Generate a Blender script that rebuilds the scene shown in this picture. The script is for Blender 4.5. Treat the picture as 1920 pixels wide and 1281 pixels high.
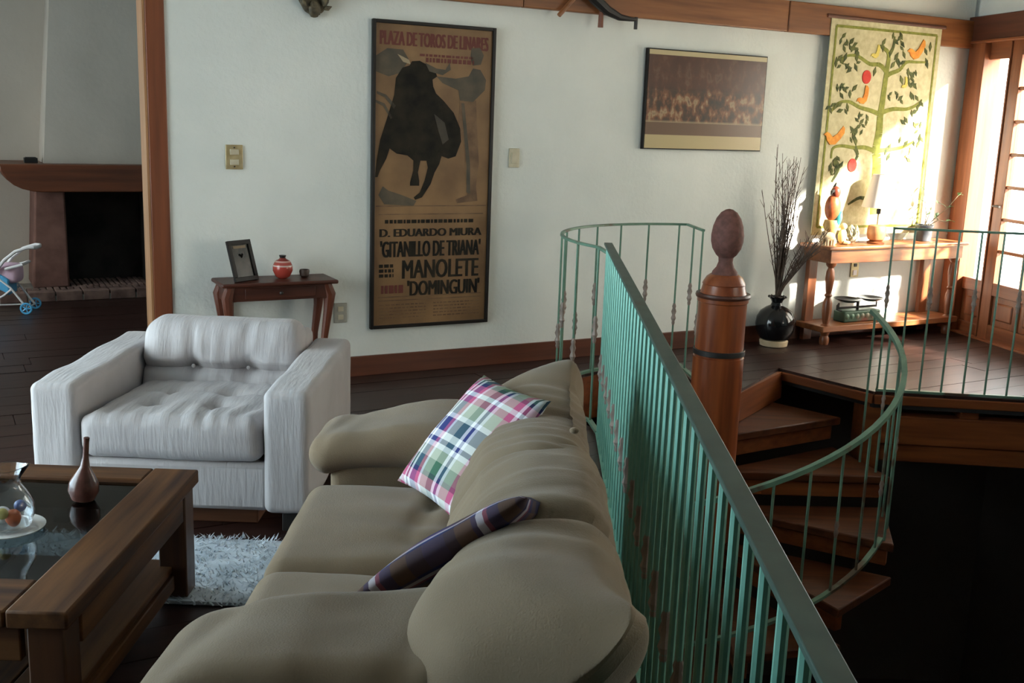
import bpy, bmesh, math, random
from mathutils import Vector, Matrix, noise
from mathutils.geometry import tessellate_polygon
random.seed(7)
PI = math.pi
SC = bpy.context.scene
COL = SC.collection
for o in list(bpy.data.objects):
    bpy.data.objects.remove(o)

# ------------------------------------------------------------------ camera
cam = bpy.data.cameras.new('camera'); camo = bpy.data.objects.new('camera', cam); COL.objects.link(camo)
cam.sensor_width = 36; cam.lens = 37.5; cam.clip_start = .05; cam.clip_end = 200
_p, _r = math.radians(11.809), math.radians(2.067)
_f = Vector((0, math.cos(_p), -math.sin(_p))); _u = Vector((0, math.sin(_p), math.cos(_p))); _x = Vector((1, 0, 0))
_R = math.cos(_r)*_x + math.sin(_r)*_u; _U = -math.sin(_r)*_x + math.cos(_r)*_u
camo.matrix_world = Matrix(((_R.x, _U.x, -_f.x, 0), (_R.y, _U.y, -_f.y, 0), (_R.z, _U.z, -_f.z, 1.58), (0, 0, 0, 1)))
SC.camera = camo

# ------------------------------------------------------------------ world, sun, daylight
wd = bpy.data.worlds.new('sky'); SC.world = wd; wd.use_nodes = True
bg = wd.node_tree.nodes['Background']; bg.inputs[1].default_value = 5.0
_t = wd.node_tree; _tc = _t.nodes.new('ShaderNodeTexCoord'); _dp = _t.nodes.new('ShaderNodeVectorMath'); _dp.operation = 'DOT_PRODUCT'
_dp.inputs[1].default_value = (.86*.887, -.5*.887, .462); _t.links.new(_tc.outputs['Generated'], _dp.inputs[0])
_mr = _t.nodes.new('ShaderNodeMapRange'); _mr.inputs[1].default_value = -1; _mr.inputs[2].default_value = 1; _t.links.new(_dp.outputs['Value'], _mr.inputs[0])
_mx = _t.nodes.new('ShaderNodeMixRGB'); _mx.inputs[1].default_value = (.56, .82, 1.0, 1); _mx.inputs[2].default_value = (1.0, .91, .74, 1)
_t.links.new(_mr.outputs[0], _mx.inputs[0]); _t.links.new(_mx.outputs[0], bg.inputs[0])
sun = bpy.data.lights.new('sun', 'SUN'); sun.energy = 20; sun.angle = math.radians(5); sun.color = (1, .93, .80)
suno = bpy.data.objects.new('sun', sun); COL.objects.link(suno)
suno.rotation_euler = Vector((-.86*.887, .5*.887, -.462)).to_track_quat('-Z', 'Y').to_euler()
def portal(name, loc, direction, w, h):
    l = bpy.data.lights.new(name, 'AREA'); l.shape = 'RECTANGLE'; l.size = w; l.size_y = h; l.cycles.is_portal = True
    o = bpy.data.objects.new(name, l); COL.objects.link(o); o.location = loc
    o.rotation_euler = Vector(direction).to_track_quat('-Z', 'Z').to_euler()
SC.view_settings.view_transform = 'Standard'; SC.view_settings.look = 'None'
SC.view_settings.gamma = 1; SC.view_settings.use_curve_mapping = False
SC.view_settings.exposure = 1.4
SC.cycles.use_denoising = True
SC.cycles.max_bounces = 10; SC.cycles.transparent_max_bounces = 24
SC.cycles.sample_clamp_indirect = 4.0

# ------------------------------------------------------------------ materials
def nt(name):
    m = bpy.data.materials.new(name); m.use_nodes = True
    t = m.node_tree; b = t.nodes['Principled BSDF']
    return m, t, b
def setv(b, **k):
    for a, v in k.items():
        b.inputs[a.replace('_', ' ')].default_value = v
def c4(c): return (c[0], c[1], c[2], 1)
def node(t, typ, **k):
    n = t.nodes.new(typ)
    for a, v in k.items(): setattr(n, a, v)
    return n
def ramp(t, stops, interp='LINEAR'):
    r = t.nodes.new('ShaderNodeValToRGB'); r.color_ramp.interpolation = interp
    e = r.color_ramp.elements
    while len(e) > 1: e.remove(e[-1])
    e[0].position = stops[0][0]; e[0].color = c4(stops[0][1])
    for p, c in stops[1:]:
        q = e.new(p); q.color = c4(c)
    return r
def coords(t, scale=(1, 1, 1), kind='Object', rot=(0, 0, 0)):
    tc = t.nodes.new('ShaderNodeTexCoord'); mp = t.nodes.new('ShaderNodeMapping')
    mp.inputs['Scale'].default_value = scale; mp.inputs['Rotation'].default_value = rot
    t.links.new(tc.outputs[kind], mp.inputs['Vector']); return mp.outputs['Vector']
def bump(t, b, src, strength=.3, dist=.01):
    bp = t.nodes.new('ShaderNodeBump'); bp.inputs['Strength'].default_value = strength; bp.inputs['Distance'].default_value = dist
    t.links.new(src, bp.inputs['Height']); t.links.new(bp.outputs['Normal'], b.inputs['Normal'])
def mottled(name, c1, c2, scale=(4, 4, 4), rough=.6, detail=6, bs=.0, bd=.01, metal=0, spec=.5, lo=.35, hi=.65, bscale=None):
    m, t, b = nt(name)
    n = node(t, 'ShaderNodeTexNoise'); n.inputs['Scale'].default_value = 1; n.inputs['Detail'].default_value = detail
    t.links.new(coords(t, scale), n.inputs['Vector'])
    r = ramp(t, [(lo, c1), (hi, c2)]); t.links.new(n.outputs['Fac'], r.inputs[0]); t.links.new(r.outputs[0], b.inputs['Base Color'])
    setv(b, Roughness=rough, Metallic=metal, Specular_IOR_Level=spec)
    if bs:
        src = n.outputs['Fac']
        if bscale:
            n2 = node(t, 'ShaderNodeTexNoise'); n2.inputs['Scale'].default_value = 1; n2.inputs['Detail'].default_value = 5
            t.links.new(coords(t, bscale), n2.inputs['Vector']); src = n2.outputs['Fac']
        bump(t, b, src, bs, bd)
    return m
def wood(name, c1, c2, axis='X', rough=.4, k=1.0, spec=.5):
    s = {'X': (1.5, 22, 22), 'Y': (22, 1.5, 22), 'Z': (22, 22, 1.5)}[axis]
    m = mottled(name, c1, c2, tuple(q*k for q in s), rough, 7, .15, .004, spec=spec, lo=.3, hi=.7)
    return m
def plain(name, c, rough=.5, metal=0, **k):
    m, t, b = nt(name); setv(b, Base_Color=c4(c), Roughness=rough, Metallic=metal, **k); return m

M = {}
M['plaster'] = mottled('white_plaster', (.68, .715, .685), (.78, .805, .765), (1.3, 1.3, 1.3), .85, 8, .30, .010, bscale=(38, 38, 38))
M['plaster_old'] = mottled('grey_plaster', (.50, .46, .40), (.62, .57, .50), (1.2, 1.2, .8), .9, 6, .3, .008, bscale=(25, 25, 25))
M['ceiling'] = mottled('ceiling_paint', (.62, .62, .59), (.68, .68, .65), (2, 2, 2), .9)
M['beam'] = wood('honey_beam_wood', (.17, .055, .016), (.33, .125, .04), 'X', .45)
M['post'] = wood('red_brown_post_wood', (.13, .035, .014), (.22, .065, .024), 'Z', .45)
M['skirt'] = wood('dark_skirting_wood', (.075, .022, .011), (.14, .04, .018), 'X', .4)
M['plank'] = wood('dark_floor_wood', (.015, .006, .005), (.040, .016, .012), 'X', .36, .8, spec=.4)
M['sub'] = plain('joint_black', (.01, .008, .007), .9)
M['fascia'] = wood('stair_wood', (.11, .028, .008), (.22, .064, .017), 'X', .5, spec=.25)
M['column'] = wood('polished_column_wood', (.16, .036, .012), (.31, .085, .026), 'Z', .28)
M['tread'] = wood('tread_wood', (.045, .013, .005), (.115, .036, .012), 'X', .5, spec=.2)
M['finial'] = mottled('red_clay', (.11, .045, .035), (.18, .075, .06), (30, 30, 30), .8, 5, .4, .004)
M['table'] = wood('coffee_table_wood', (.032, .010, .004), (.160, .066, .020), 'Y', .62, spec=.25)
M['tablex'] = wood('coffee_table_wood_cross', (.032, .010, .004), (.160, .066, .020), 'X', .62, spec=.25)
M['tablez'] = wood('coffee_table_wood_leg', (.028, .009, .004), (.095, .036, .012), 'Z', .45)
M['cons'] = wood('console_wood', (.17, .055, .02), (.34, .125, .045), 'X', .35)
M['consz'] = wood('console_leg_wood', (.14, .042, .016), (.27, .09, .034), 'Z', .35)
M['side'] = wood('side_table_wood', (.040, .011, .007), (.085, .024, .013), 'X', .4, spec=.35)
M['sidez'] = wood('side_table_leg_wood', (.07, .018, .009), (.13, .036, .016), 'Z', .4, spec=.35)
M['mantel'] = wood('mantel_wood', (.085, .025, .010), (.17, .05, .018), 'X', .45)
M['brickwall'] = mottled('red_render', (.13, .06, .047), (.22, .11, .085), (6, 6, 6), .9, 7, .4, .01)
M['soot'] = mottled('soot', (.010, .009, .008), (.035, .028, .024), (5, 5, 5), .95)
M['brick'] = mottled('hearth_brick', (.11, .06, .05), (.24, .15, .12), (9, 9, 9), .9, 6, .4, .006)
M['mortar'] = mottled('mortar', (.20, .18, .16), (.3, .28, .25), (20, 20, 20), .95)
M['black'] = plain('black_gloss', (.008, .008, .009), .12)
M['blackmatt'] = plain('black_matt', (.015, .013, .012), .5)
M['frame'] = plain('black_frame', (.010, .008, .007), .45, Specular_IOR_Level=.25)
M['cream'] = mottled('cream_plate', (.48, .43, .30), (.56, .51, .38), (20, 20, 20), .5)
M['brass'] = mottled('aged_brass_plate', (.38, .30, .15), (.50, .41, .24), (20, 20, 20), .4, metal=.5)
M['white'] = plain('white_plastic', (.8, .78, .78), .35)
M['pink'] = plain('pink_cloth', (.72, .5, .62), .8)
M['blue'] = plain('light_blue_plastic', (.10, .42, .72), .35)
M['doorwood'] = wood('door_wood', (.16, .048, .018), (.30, .10, .038), 'Z', .4)
M['doorwoodx'] = wood('door_wood_cross', (.16, .048, .018), (.30, .10, .038), 'X', .4)
M['header'] = wood('dark_header_wood', (.07, .022, .012), (.13, .04, .02), 'X', .5)

def patina(name, c1, c2, rust, amount=.62):
    m, t, b = nt(name)
    n = node(t, 'ShaderNodeTexNoise'); n.inputs['Scale'].default_value = 9; n.inputs['Detail'].default_value = 6
    n2 = node(t, 'ShaderNodeTexNoise'); n2.inputs['Scale'].default_value = 3.2; n2.inputs['Detail'].default_value = 5
    v = coords(t); t.links.new(v, n.inputs['Vector']); t.links.new(v, n2.inputs['Vector'])
    r = ramp(t, [(.3, c1), (.7, c2)]); t.links.new(n.outputs['Fac'], r.inputs[0])
    r2 = ramp(t, [(amount, (0, 0, 0)), (amount+.06, (1, 1, 1))]); t.links.new(n2.outputs['Fac'], r2.inputs[0])
    mx = node(t, 'ShaderNodeMixRGB'); t.links.new(r2.outputs[0], mx.inputs[0]); t.links.new(r.outputs[0], mx.inputs[1]); mx.inputs[2].default_value = c4(rust)
    t.links.new(mx.outputs[0], b.inputs['Base Color']); setv(b, Roughness=.45, Metallic=.15)
    return m
M['teal'] = patina('verdigris_paint', (.10, .28, .215), (.19, .41, .315), (.10, .07, .04), .64)
M['railtop'] = patina('worn_green_rail_paint', (.018, .050, .038), (.042, .085, .066), (.035, .035, .028), .6)
M['dteal'] = patina('dull_green_paint', (.08, .17, .12), (.15, .27, .19), (.09, .065, .04), .58)
M['knot'] = patina('rusty_collar', (.12, .08, .06), (.34, .28, .24), (.40, .40, .48), .6)

def fabric(name, c1, c2, rib=0, axis=0, bs=.25):
    m, t, b = nt(name)
    n = node(t, 'ShaderNodeTexNoise'); n.inputs['Scale'].default_value = 3.5; n.inputs['Detail'].default_value = 8
    t.links.new(coords(t), n.inputs['Vector'])
    r = ramp(t, [(.3, c1), (.7, c2)]); t.links.new(n.outputs['Fac'], r.inputs[0]); t.links.new(r.outputs[0], b.inputs['Base Color'])
    n2 = node(t, 'ShaderNodeTexNoise'); n2.inputs['Scale'].default_value = 1; n2.inputs['Detail'].default_value = 6
    sc = [260, 260, 260]
    if rib: sc = [70, 70, 70]; sc[axis] = 70; sc = [70 if i == axis else 9 for i in range(3)]
    t.links.new(coords(t, tuple(sc)), n2.inputs['Vector'])
    bump(t, b, n2.outputs['Fac'], bs, .006)
    setv(b, Roughness=.95, Specular_IOR_Level=.15, Sheen_Weight=.15)
    return m
M['linen'] = fabric('off_white_ribbed_linen', (.385, .36, .36), (.47, .445, .445), 1, 0, .5)
M['sofa'] = fabric('tan_twill', (.185, .132, .082), (.245, .178, .112))
M['sofaback'] = fabric('tan_twill_backing', (.17, .12, .07), (.22, .16, .09))

def plaid(name, warp, weft, scale=2.2, bright=1.0):
    m, t, b = nt(name)
    tc = node(t, 'ShaderNodeTexCoord'); sp = node(t, 'ShaderNodeSeparateXYZ'); t.links.new(tc.outputs['Object'], sp.inputs[0])
    cols = []
    for ax, st in ((0, warp), (1, weft)):
        mu = node(t, 'ShaderNodeMath', operation='MULTIPLY_ADD'); mu.inputs[1].default_value = scale; mu.inputs[2].default_value = 10.13
        t.links.new(sp.outputs[ax], mu.inputs[0])
        fr = node(t, 'ShaderNodeMath', operation='FRACT'); t.links.new(mu.outputs[0], fr.inputs[0])
        r = ramp(t, st, 'CONSTANT'); t.links.new(fr.outputs[0], r.inputs[0]); cols.append(r.outputs[0])
    mx = node(t, 'ShaderNodeMixRGB'); mx.inputs[0].default_value = .5
    t.links.new(cols[0], mx.inputs[1]); t.links.new(cols[1], mx.inputs[2]); t.links.new(mx.outputs[0], b.inputs['Base Color'])
    setv(b, Roughness=.9, Specular_IOR_Level=.2)
    return m
W_, N_, G_, P_, K_, L_ = (.80, .78, .80), (.035, .045, .16), (.05, .13, .08), (.50, .10, .20), (.02, .02, .05), (.42, .44, .34)
st1 = [(0, L_), (.14, G_), (.26, W_), (.31, N_), (.36, W_), (.41, L_), (.55, P_), (.63, W_), (.67, K_), (.71, W_), (.76, N_), (.88, P_), (.95, W_)]
st2 = [(0, W_), (.07, N_), (.22, W_), (.27, L_), (.42, P_), (.50, W_), (.55, P_), (.64, K_), (.68, G_), (.80, L_), (.90, W_), (.95, N_)]
M['plaid'] = plaid('madras_plaid', st1, st2, 3.1)
st3 = [(0, (.02, .025, .09)), (.2, K_), (.3, (.09, .05, .035)), (.45, (.02, .025, .09)), (.50, (.6, .55, .6)), (.56, (.25, .05, .10)), (.60, (.02, .025, .09)), (.7, (.08, .045, .03)), (.85, K_)]  # plaid stripes darkened, the shade on this cushion put into the colours
M['plaid_shaded'] = plaid('madras_plaid_shaded', st3, st3, 4.0)

def thin_glass(name, tint=(1, 1, 1), gloss=.06):
    m, t, b = nt(name); t.nodes.remove(b); out = t.nodes['Material Output']
    tr = node(t, 'ShaderNodeBsdfTransparent'); tr.inputs[0].default_value = c4(tint)
    gl = node(t, 'ShaderNodeBsdfGlossy'); gl.inputs['Roughness'].default_value = .02
    fr = node(t, 'ShaderNodeFresnel'); fr.inputs[0].default_value = 1.5
    ge = node(t, 'ShaderNodeNewGeometry'); iv = node(t, 'ShaderNodeMath', operation='SUBTRACT'); iv.inputs[0].default_value = 1; t.links.new(ge.outputs['Backfacing'], iv.inputs[1])
    ml_ = node(t, 'ShaderNodeMath', operation='MULTIPLY'); t.links.new(fr.outputs[0], ml_.inputs[0]); t.links.new(iv.outputs[0], ml_.inputs[1])
    mx = node(t, 'ShaderNodeMixShader'); t.links.new(ml_.outputs[0], mx.inputs[0]); t.links.new(tr.outputs[0], mx.inputs[1]); t.links.new(gl.outputs[0], mx.inputs[2])
    t.links.new(mx.outputs[0], out.inputs[0]); return m
M['pane'] = thin_glass('window_glass')
M['tableglass'] = thin_glass('smoked_table_glass', (.30, .33, .33))
M['jug'] = thin_glass('clear_jug_glass', (.93, .96, .97))
m, t, b = nt('blown_glass'); setv(b, Transmission_Weight=1, Roughness=.03, IOR=1.45, Base_Color=(.95, .97, .98, 1)); M['glass'] = m

# ------------------------------------------------------------------ mesh helpers
class MB:
    def __init__(s): s.v = []; s.f = []
    def add(s, vs, fs):
        k = len(s.v); s.v += [tuple(v) for v in vs]; s.f += [tuple(i+k for i in f) for f in fs]; return s
    def box(s, x0, x1, y0, y1, z0, z1, mt=None):
        vs = [Vector((x, y, z)) for z in (z0, z1) for x, y in ((x0, y0), (x1, y0), (x1, y1), (x0, y1))]
        if mt: vs = [mt @ v for v in vs]
        return s.add(vs, [(3, 2, 1, 0), (4, 5, 6, 7), (0, 1, 5, 4), (1, 2, 6, 5), (2, 3, 7, 6), (3, 0, 4, 7)])
    def prism(s, poly, a0, a1, ax='z', mt=None):
        def P(p, a): return {'z': (p[0], p[1], a), 'y': (p[0], a, p[1]), 'x': (a, p[0], p[1])}[ax]
        area = sum(poly[i-1][0]*poly[i][1]-poly[i][0]*poly[i-1][1] for i in range(len(poly)))
        if (area < 0) != (ax == 'y'): poly = poly[::-1]
        n = len(poly); vs = [Vector(P(p, a0)) for p in poly]+[Vector(P(p, a1)) for p in poly]
        if mt: vs = [mt @ v for v in vs]
        return s.add(vs, [tuple(range(n))[::-1], tuple(range(n, 2*n))]+[(i, (i+1) % n, n+(i+1) % n, n+i) for i in range(n)])
    def tube(s, pts, r, n=8, flat=None):
        pts = [Vector(p) for p in pts]; vs = []; fs = []; prev = None
        for i, p in enumerate(pts):
            d = (pts[min(i+1, len(pts)-1)]-pts[max(i-1, 0)]).normalized()
            if prev is None:
                a = d.cross(Vector((0, 0, 1)))
                if a.length < .05: a = d.cross(Vector((1, 0, 0)))
            else: a = prev-d*prev.dot(d)
            a.normalize(); prev = a; b_ = d.cross(a)
            rr = r[i] if isinstance(r, (list, tuple)) else r
            for k in range(n):
                an = 2*PI*k/n+PI/n
                vs.append(p+a*math.cos(an)*rr+b_*math.sin(an)*rr)
        m_ = len(pts)
        for i in range(m_-1):
            for k in range(n):
                k2 = (k+1) % n; fs.append((i*n+k, i*n+k2, (i+1)*n+k2, (i+1)*n+k))
        fs.append(tuple(range(n))[::-1]); fs.append(tuple(range((m_-1)*n, m_*n)))
        return s.add(vs, fs)
    def ribbon(s, pts, w, h):                      # flat bar following a path, width horizontal
        pts = [Vector(p) for p in pts]; vs = []; fs = []
        for i, p in enumerate(pts):
            d = pts[min(i+1, len(pts)-1)]-pts[max(i-1, 0)]; d.normalize()
            a = Vector((d.y, -d.x, 0)).normalized(); up = a.cross(d)
            for x, z in ((-1, -1), (1, -1), (1, 1), (-1, 1)): vs.append(p+a*x*w/2+up*z*h/2)
        n = len(pts)
        for i in range(n-1):
            for k in range(4):
                k2 = (k+1) % 4; fs.append((i*4+k, i*4+k2, i*4+4+k2, i*4+4+k))
        fs += [(3, 2, 1, 0), tuple(n*4-4+k for k in range(4))]
        return s.add(vs, fs)
    def lathe(s, prof, n=24, o=(0, 0, 0), mt=None):
        vs = []; fs = []; o = Vector(o)
        for r, z in prof:
            for k in range(n):
                v = Vector((r*math.cos(2*PI*k/n), r*math.sin(2*PI*k/n), z)); vs.append(o+(mt @ v if mt else v))
        for i in range(len(prof)-1):
            for k in range(n):
                k2 = (k+1) % n; fs.append((i*n+k, i*n+k2, (i+1)*n+k2, (i+1)*n+k))
        fs.append(tuple(range(n))[::-1]); fs.append(tuple(range((len(prof)-1)*n, len(prof)*n)))
        return s.add(vs, fs)
    def cubegrid(s, n, fn):                        # subdivided cube surface, fn maps (-1..1)^3
        idx = {}; vs = []; fs = []
        def vi(p):
            key = tuple(round(c*4000) for c in p)
            if key not in idx: idx[key] = len(vs); vs.append(fn(Vector(p)))
            return idx[key]
        for ax in range(3):
            for sg in (-1, 1):
                for i in range(n):
                    for j in range(n):
                        q = []
                        for a, b_ in ((i, j), (i+1, j), (i+1, j+1), (i, j+1)):
                            p = [0, 0, 0]; p[ax] = sg; p[(ax+1) % 3] = -1+2*a/n; p[(ax+2) % 3] = -1+2*b_/n
                            q.append(vi(p))
                        fs.append(tuple(q if sg > 0 else q[::-1]))
        return s.add(vs, fs)
def link(o, parent=None):
    COL.objects.link(o)
    if parent: o.parent = parent
    return o
def mesh(name, mb, mt, ang=35):
    me = bpy.data.meshes.new(name); me.from_pydata(mb.v, [], mb.f); me.materials.append(mt)
    if ang:
        me.polygons.foreach_set('use_smooth', [True]*len(me.polygons)); me.set_sharp_from_angle(angle=math.radians(ang))
    me.update(); return me
def obj(name, mb, mt, parent=None, bevel=0, ang=35, loc=None, rot=None, subsurf=0):
    o = link(bpy.data.objects.new(name, mesh(name, mb, mt, ang)), parent)
    if loc: o.location = loc
    if rot: o.rotation_euler = rot
    if bevel:
        b_ = o.modifiers.new('edge', 'BEVEL'); b_.width = bevel; b_.segments = 2; b_.limit_method = 'ANGLE'; b_.angle_limit = .6
    if subsurf:
        q = o.modifiers.new('smooth', 'SUBSURF'); q.levels = q.render_levels = subsurf
    return o
def tag(o, label, cat, group=None):
    o['label'] = label; o['category'] = cat
    if group: o['group'] = group
    return o
def thing(name, label, cat, loc=(0, 0, 0), rz=0, group=None):
    o = bpy.data.objects.new(name, None); COL.objects.link(o); o.location = loc; o.rotation_euler = (0, 0, rz); o.empty_display_size = .1
    return tag(o, label, cat, group)
def struct(name, mb=None, mt=None, loc=(0, 0, 0), rz=0, bevel=0):
    if mb is None:
        o = bpy.data.objects.new(name, None); COL.objects.link(o)
    else: o = obj(name, mb, mt, None, bevel)
    o.location = loc; o.rotation_euler = (0, 0, rz); o['kind'] = 'structure'; return o
def copy_child(o, parent, loc=None):
    c = o.copy(); link(c, parent)
    if loc is not None: c.location = loc
    return c

# back wall frame: s runs along the wall, d into it
AZ = math.radians(28.74); UX, UY = math.cos(AZ), math.sin(AZ); BX, BY = -.948, 6.358
def W(s, d=0, z=0): return Vector((BX+UX*s-UY*d, BY+UY*s+UX*d, z))
# garden door wall frame: t runs from the corner towards the camera, e outward
DZ = math.atan2(-.978, .21); CX, CY = 3.577, 8.839
def D(t, e=0, z=0): return Vector((CX+math.cos(DZ)*t-math.sin(DZ)*e, CY+math.sin(DZ)*t+math.cos(DZ)*e, z))
SCX, SCY = 1.19, 6.0                                 # axis of the spiral stair
def S(deg, r, z=0): return Vector((SCX+r*math.cos(math.radians(deg)), SCY+r*math.sin(math.radians(deg)), z))

# ------------------------------------------------------------------ floor with planks
arc = [(S(a, .95).x, S(a, .95).y) for a in range(220, 94, -9)]+[(S(95, .95).x, S(95, .95).y)]
edge = [(.40, -3.0), (.46, 5.39)]+arc+[(S(95, .12).x, S(95, .12).y), (S(57, .12).x, S(57, .12).y), (1.80, 7.0), (2.26, 6.43), (3.14, 6.35), (4.3, 6.28)]
outer = edge+[(4.3, 9.6), (0, 13.0), (-5.6, 11.5), (-5.6, -3.0)]
tris = [[outer[i] for i in tr] for tr in tessellate_polygon([[Vector((x, y, 0)) for x, y in outer]])]
def clip(poly, a, b_, c_):                            # keep a*x+b*y<=c
    out = []
    for i in range(len(poly)):
        p, q = poly[i-1], poly[i]; fp = a*p[0]+b_*p[1]-c_; fq = a*q[0]+b_*q[1]-c_
        if (fp <= 0) != (fq <= 0):
            k = fp/(fp-fq); out.append((p[0]+k*(q[0]-p[0]), p[1]+k*(q[1]-p[1])))
        if fq <= 0: out.append(q)
    return out
slab = MB(); slab.prism(outer, -.10, -.016)
floor = struct('floor', slab, M['sub'])
ru = random.Random(3); PW = .19
for row in range(-58, 32):
    d0 = row*PW
    cuts = [-12+ru.uniform(0, 3.2)]
    while cuts[-1] < 10: cuts.append(cuts[-1]+ru.uniform(2.6, 3.6))
    for s0, s1 in zip(cuts, cuts[1:]):
        mb = MB(); zz = ru.uniform(-.0012, .0012)
        for tr in tris:
            poly = list(tr)
            poly = clip(poly, UX, UY, s1-.002+BX*UX+BY*UY); poly = clip(poly, -UX, -UY, -(s0+.002)-BX*UX-BY*UY)
            poly = clip(poly, -UY, UX, d0+PW-.002-BX*UY+BY*UX); poly = clip(poly, UY, -UX, -(d0+.002)+BX*UY-BY*UX)
            if len(poly) >= 3:
                ar = abs(sum(poly[i-1][0]*poly[i][1]-poly[i][0]*poly[i-1][1] for i in range(len(poly))))
                if ar > 1e-4: mb.prism([(p[0], p[1]) for p in poly], -.016, zz)
        if mb.v:
            c = W((s0+s1)/2, d0+PW/2)
            R_ = Matrix.Rotation(-AZ, 4, 'Z')
            mb.v = [tuple(R_ @ (Vector(v)-c)) for v in mb.v]
            o = obj('plank', mb, M['plank'], floor, 0, 0, c, (0, 0, AZ))

# ------------------------------------------------------------------ walls
H = 3.15
def wallbox(name, p, rz, boxes, mt, z0=None):
    mb = MB()
    for b_ in boxes: mb.box(*b_)
    return struct(name, mb, mt, p, rz)
wallbox('wall_back', W(0), AZ, [(-1.08, 5.22, 0, .2, -.1, H)], M['plaster'])
mb = MB(); mb.box(-.10, 0, -.012, .15, 0, H); struct('trim_1', mb, M['post'], W(-1.08), AZ, .006)
mb = MB(); mb.box(-.012, 0, -.008, .15, 0, H); struct('trim_2', mb, wood('post_wood_lit_side', (.30, .14, .06), (.42, .22, .10), 'Z', .5), W(-1.181), AZ)  # left return of the post, daylight on it painted as paler wood
# timber band along the top of the back wall, in three lengths
for i, (a, b_) in enumerate(((-1.06, 1.05), (1.055, 3.18), (3.185, 5.15))):
    mb = MB(); mb.box(0, b_-a, -.05-.004*i, 0, 2.25, 2.46); struct('trim_%d' % (3+i), mb, M['beam'], W(a), AZ, .006)
mb = MB(); mb.box(0, 6.2, -.018, 0, 0, .125); struct('baseboard_back', mb, M['skirt'], W(-1.06), AZ, .004)
# garden door wall
wallbox('wall_right', (CX, CY, 0), DZ, [(-.2, .05, 0, .2, -.1, H), (-.2, 12.6, .0, .2, 2.49, H), (2.70, 4.6, 0, .2, -.02, 2.49), (4.6, 6.7, 0, .2, -.02, .85), (4.6, 6.7, 0, .2, 2.35, 2.49), (6.7, 12.6, 0, .2, -.02, 2.49)], M['plaster'])
# room with the fireplace, beyond the post
wallbox('wall_fireplace', W(0), AZ, [(-5.6, 2.2, 3.92, 4.1, -.1, H)], M['plaster_old'])
wallbox('wall_inner', W(0), AZ, [(1.2, 1.4, .2, 3.92, -.1, H)], M['plaster_old'])
wallbox('wall_hearth_room', (-5.4, 0, 0), 0, [(-.2, 0, 5.2, 5.6, -.1, H), (-.2, 0, 5.6, 7.2, -.1, .5), (-.2, 0, 5.6, 7.2, 2.3, H), (-.2, 0, 7.2, 12, -.1, H), (0, 2.3, 5.2, 5.35, -.1, H)], M['plaster_old'])
wallbox('wall_left', (-3.1, 0, 0), 0, [(-.2, 0, -3.2, 1.4, -.1, H), (-.2, 0, 1.4, 4.7, -.1, .2), (-.2, 0, 1.4, 4.7, 2.6, H), (-.2, 0, 4.7, 5.35, -.1, H)], M['plaster'])
wallbox('wall_front', (0, -3.2, 0), 0, [(-5.6, 7, -.2, 0, -2.8, H)], plain('low_fill_dark', (.10, .07, .05), .6))  # unseen wall, given a dark colour to cut fill light
mb = MB(); mb.prism([(-5.7, -3.4), (7, -3.4), (5.2, 9.4), (-.5, 13.2), (-5.7, 12.6)], H, H+.12); struct('ceiling', mb, M['ceiling'])
# lower storey seen down the stairwell
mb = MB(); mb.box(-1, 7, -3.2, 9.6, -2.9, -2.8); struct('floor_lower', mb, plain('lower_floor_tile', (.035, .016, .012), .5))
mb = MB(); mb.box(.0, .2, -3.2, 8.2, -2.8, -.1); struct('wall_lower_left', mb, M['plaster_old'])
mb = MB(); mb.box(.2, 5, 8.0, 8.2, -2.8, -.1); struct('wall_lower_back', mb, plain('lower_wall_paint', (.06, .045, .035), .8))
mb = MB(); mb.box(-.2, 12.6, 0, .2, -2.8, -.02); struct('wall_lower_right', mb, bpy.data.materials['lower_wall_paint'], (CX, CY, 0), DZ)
def winframe(name, p, rz, y0, y1, z0, z1, n):
    w = struct(name, None, None, p, rz)
    mb = MB(); mb.box(-.14, -.06, y0, y0+.06, z0, z1).box(-.14, -.06, y1-.06, y1, z0, z1).box(-.14, -.06, y0, y1, z0, z0+.06).box(-.14, -.06, y0, y1, z1-.06, z1)
    obj('frame', mb, M['doorwood'], w, .004)
    for k in range(1, n):
        y = y0+(y1-y0)*k/n; mb = MB(); mb.box(-.12, -.08, y-.02, y+.02, z0+.06, z1-.06); obj('mullion', mb, M['doorwood'], w)
    for k in range(n):
        a = y0+(y1-y0)*k/n; mb = MB(); mb.box(-.102, -.098, a+.02, a+(y1-y0)/n-.02, z0+.06, z1-.06); obj('pane', mb, M['pane'], w, 0, 0)
winframe('window_2', (-3.1, 0, 0), 0, 1.4, 4.7, .2, 2.6, 4); winframe('window_added', (CX, CY, 0), DZ+PI/2, -6.7, -4.6, .85, 2.35, 2); winframe('window_3', (-5.4, 0, 0), 0, 5.6, 7.2, .5, 2.3, 2)  # the right-wall window is unseen, added to light the back wall
portal('portal_left', (-3.32, 3.05, 1.4), (1, 0, 0), 3.3, 2.4)
portal('portal_right', D(5.65, .24, 1.6), D(0, -1)-D(0, 0), 2.1, 1.5)
portal('portal_hearth_room', (-5.62, 6.4, 1.4), (1, 0, 0), 1.6, 1.8)
portal('portal_door', D(1.35, .26, 1.2), D(0, -1)-D(0, 0), 2.6, 2.4)

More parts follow.
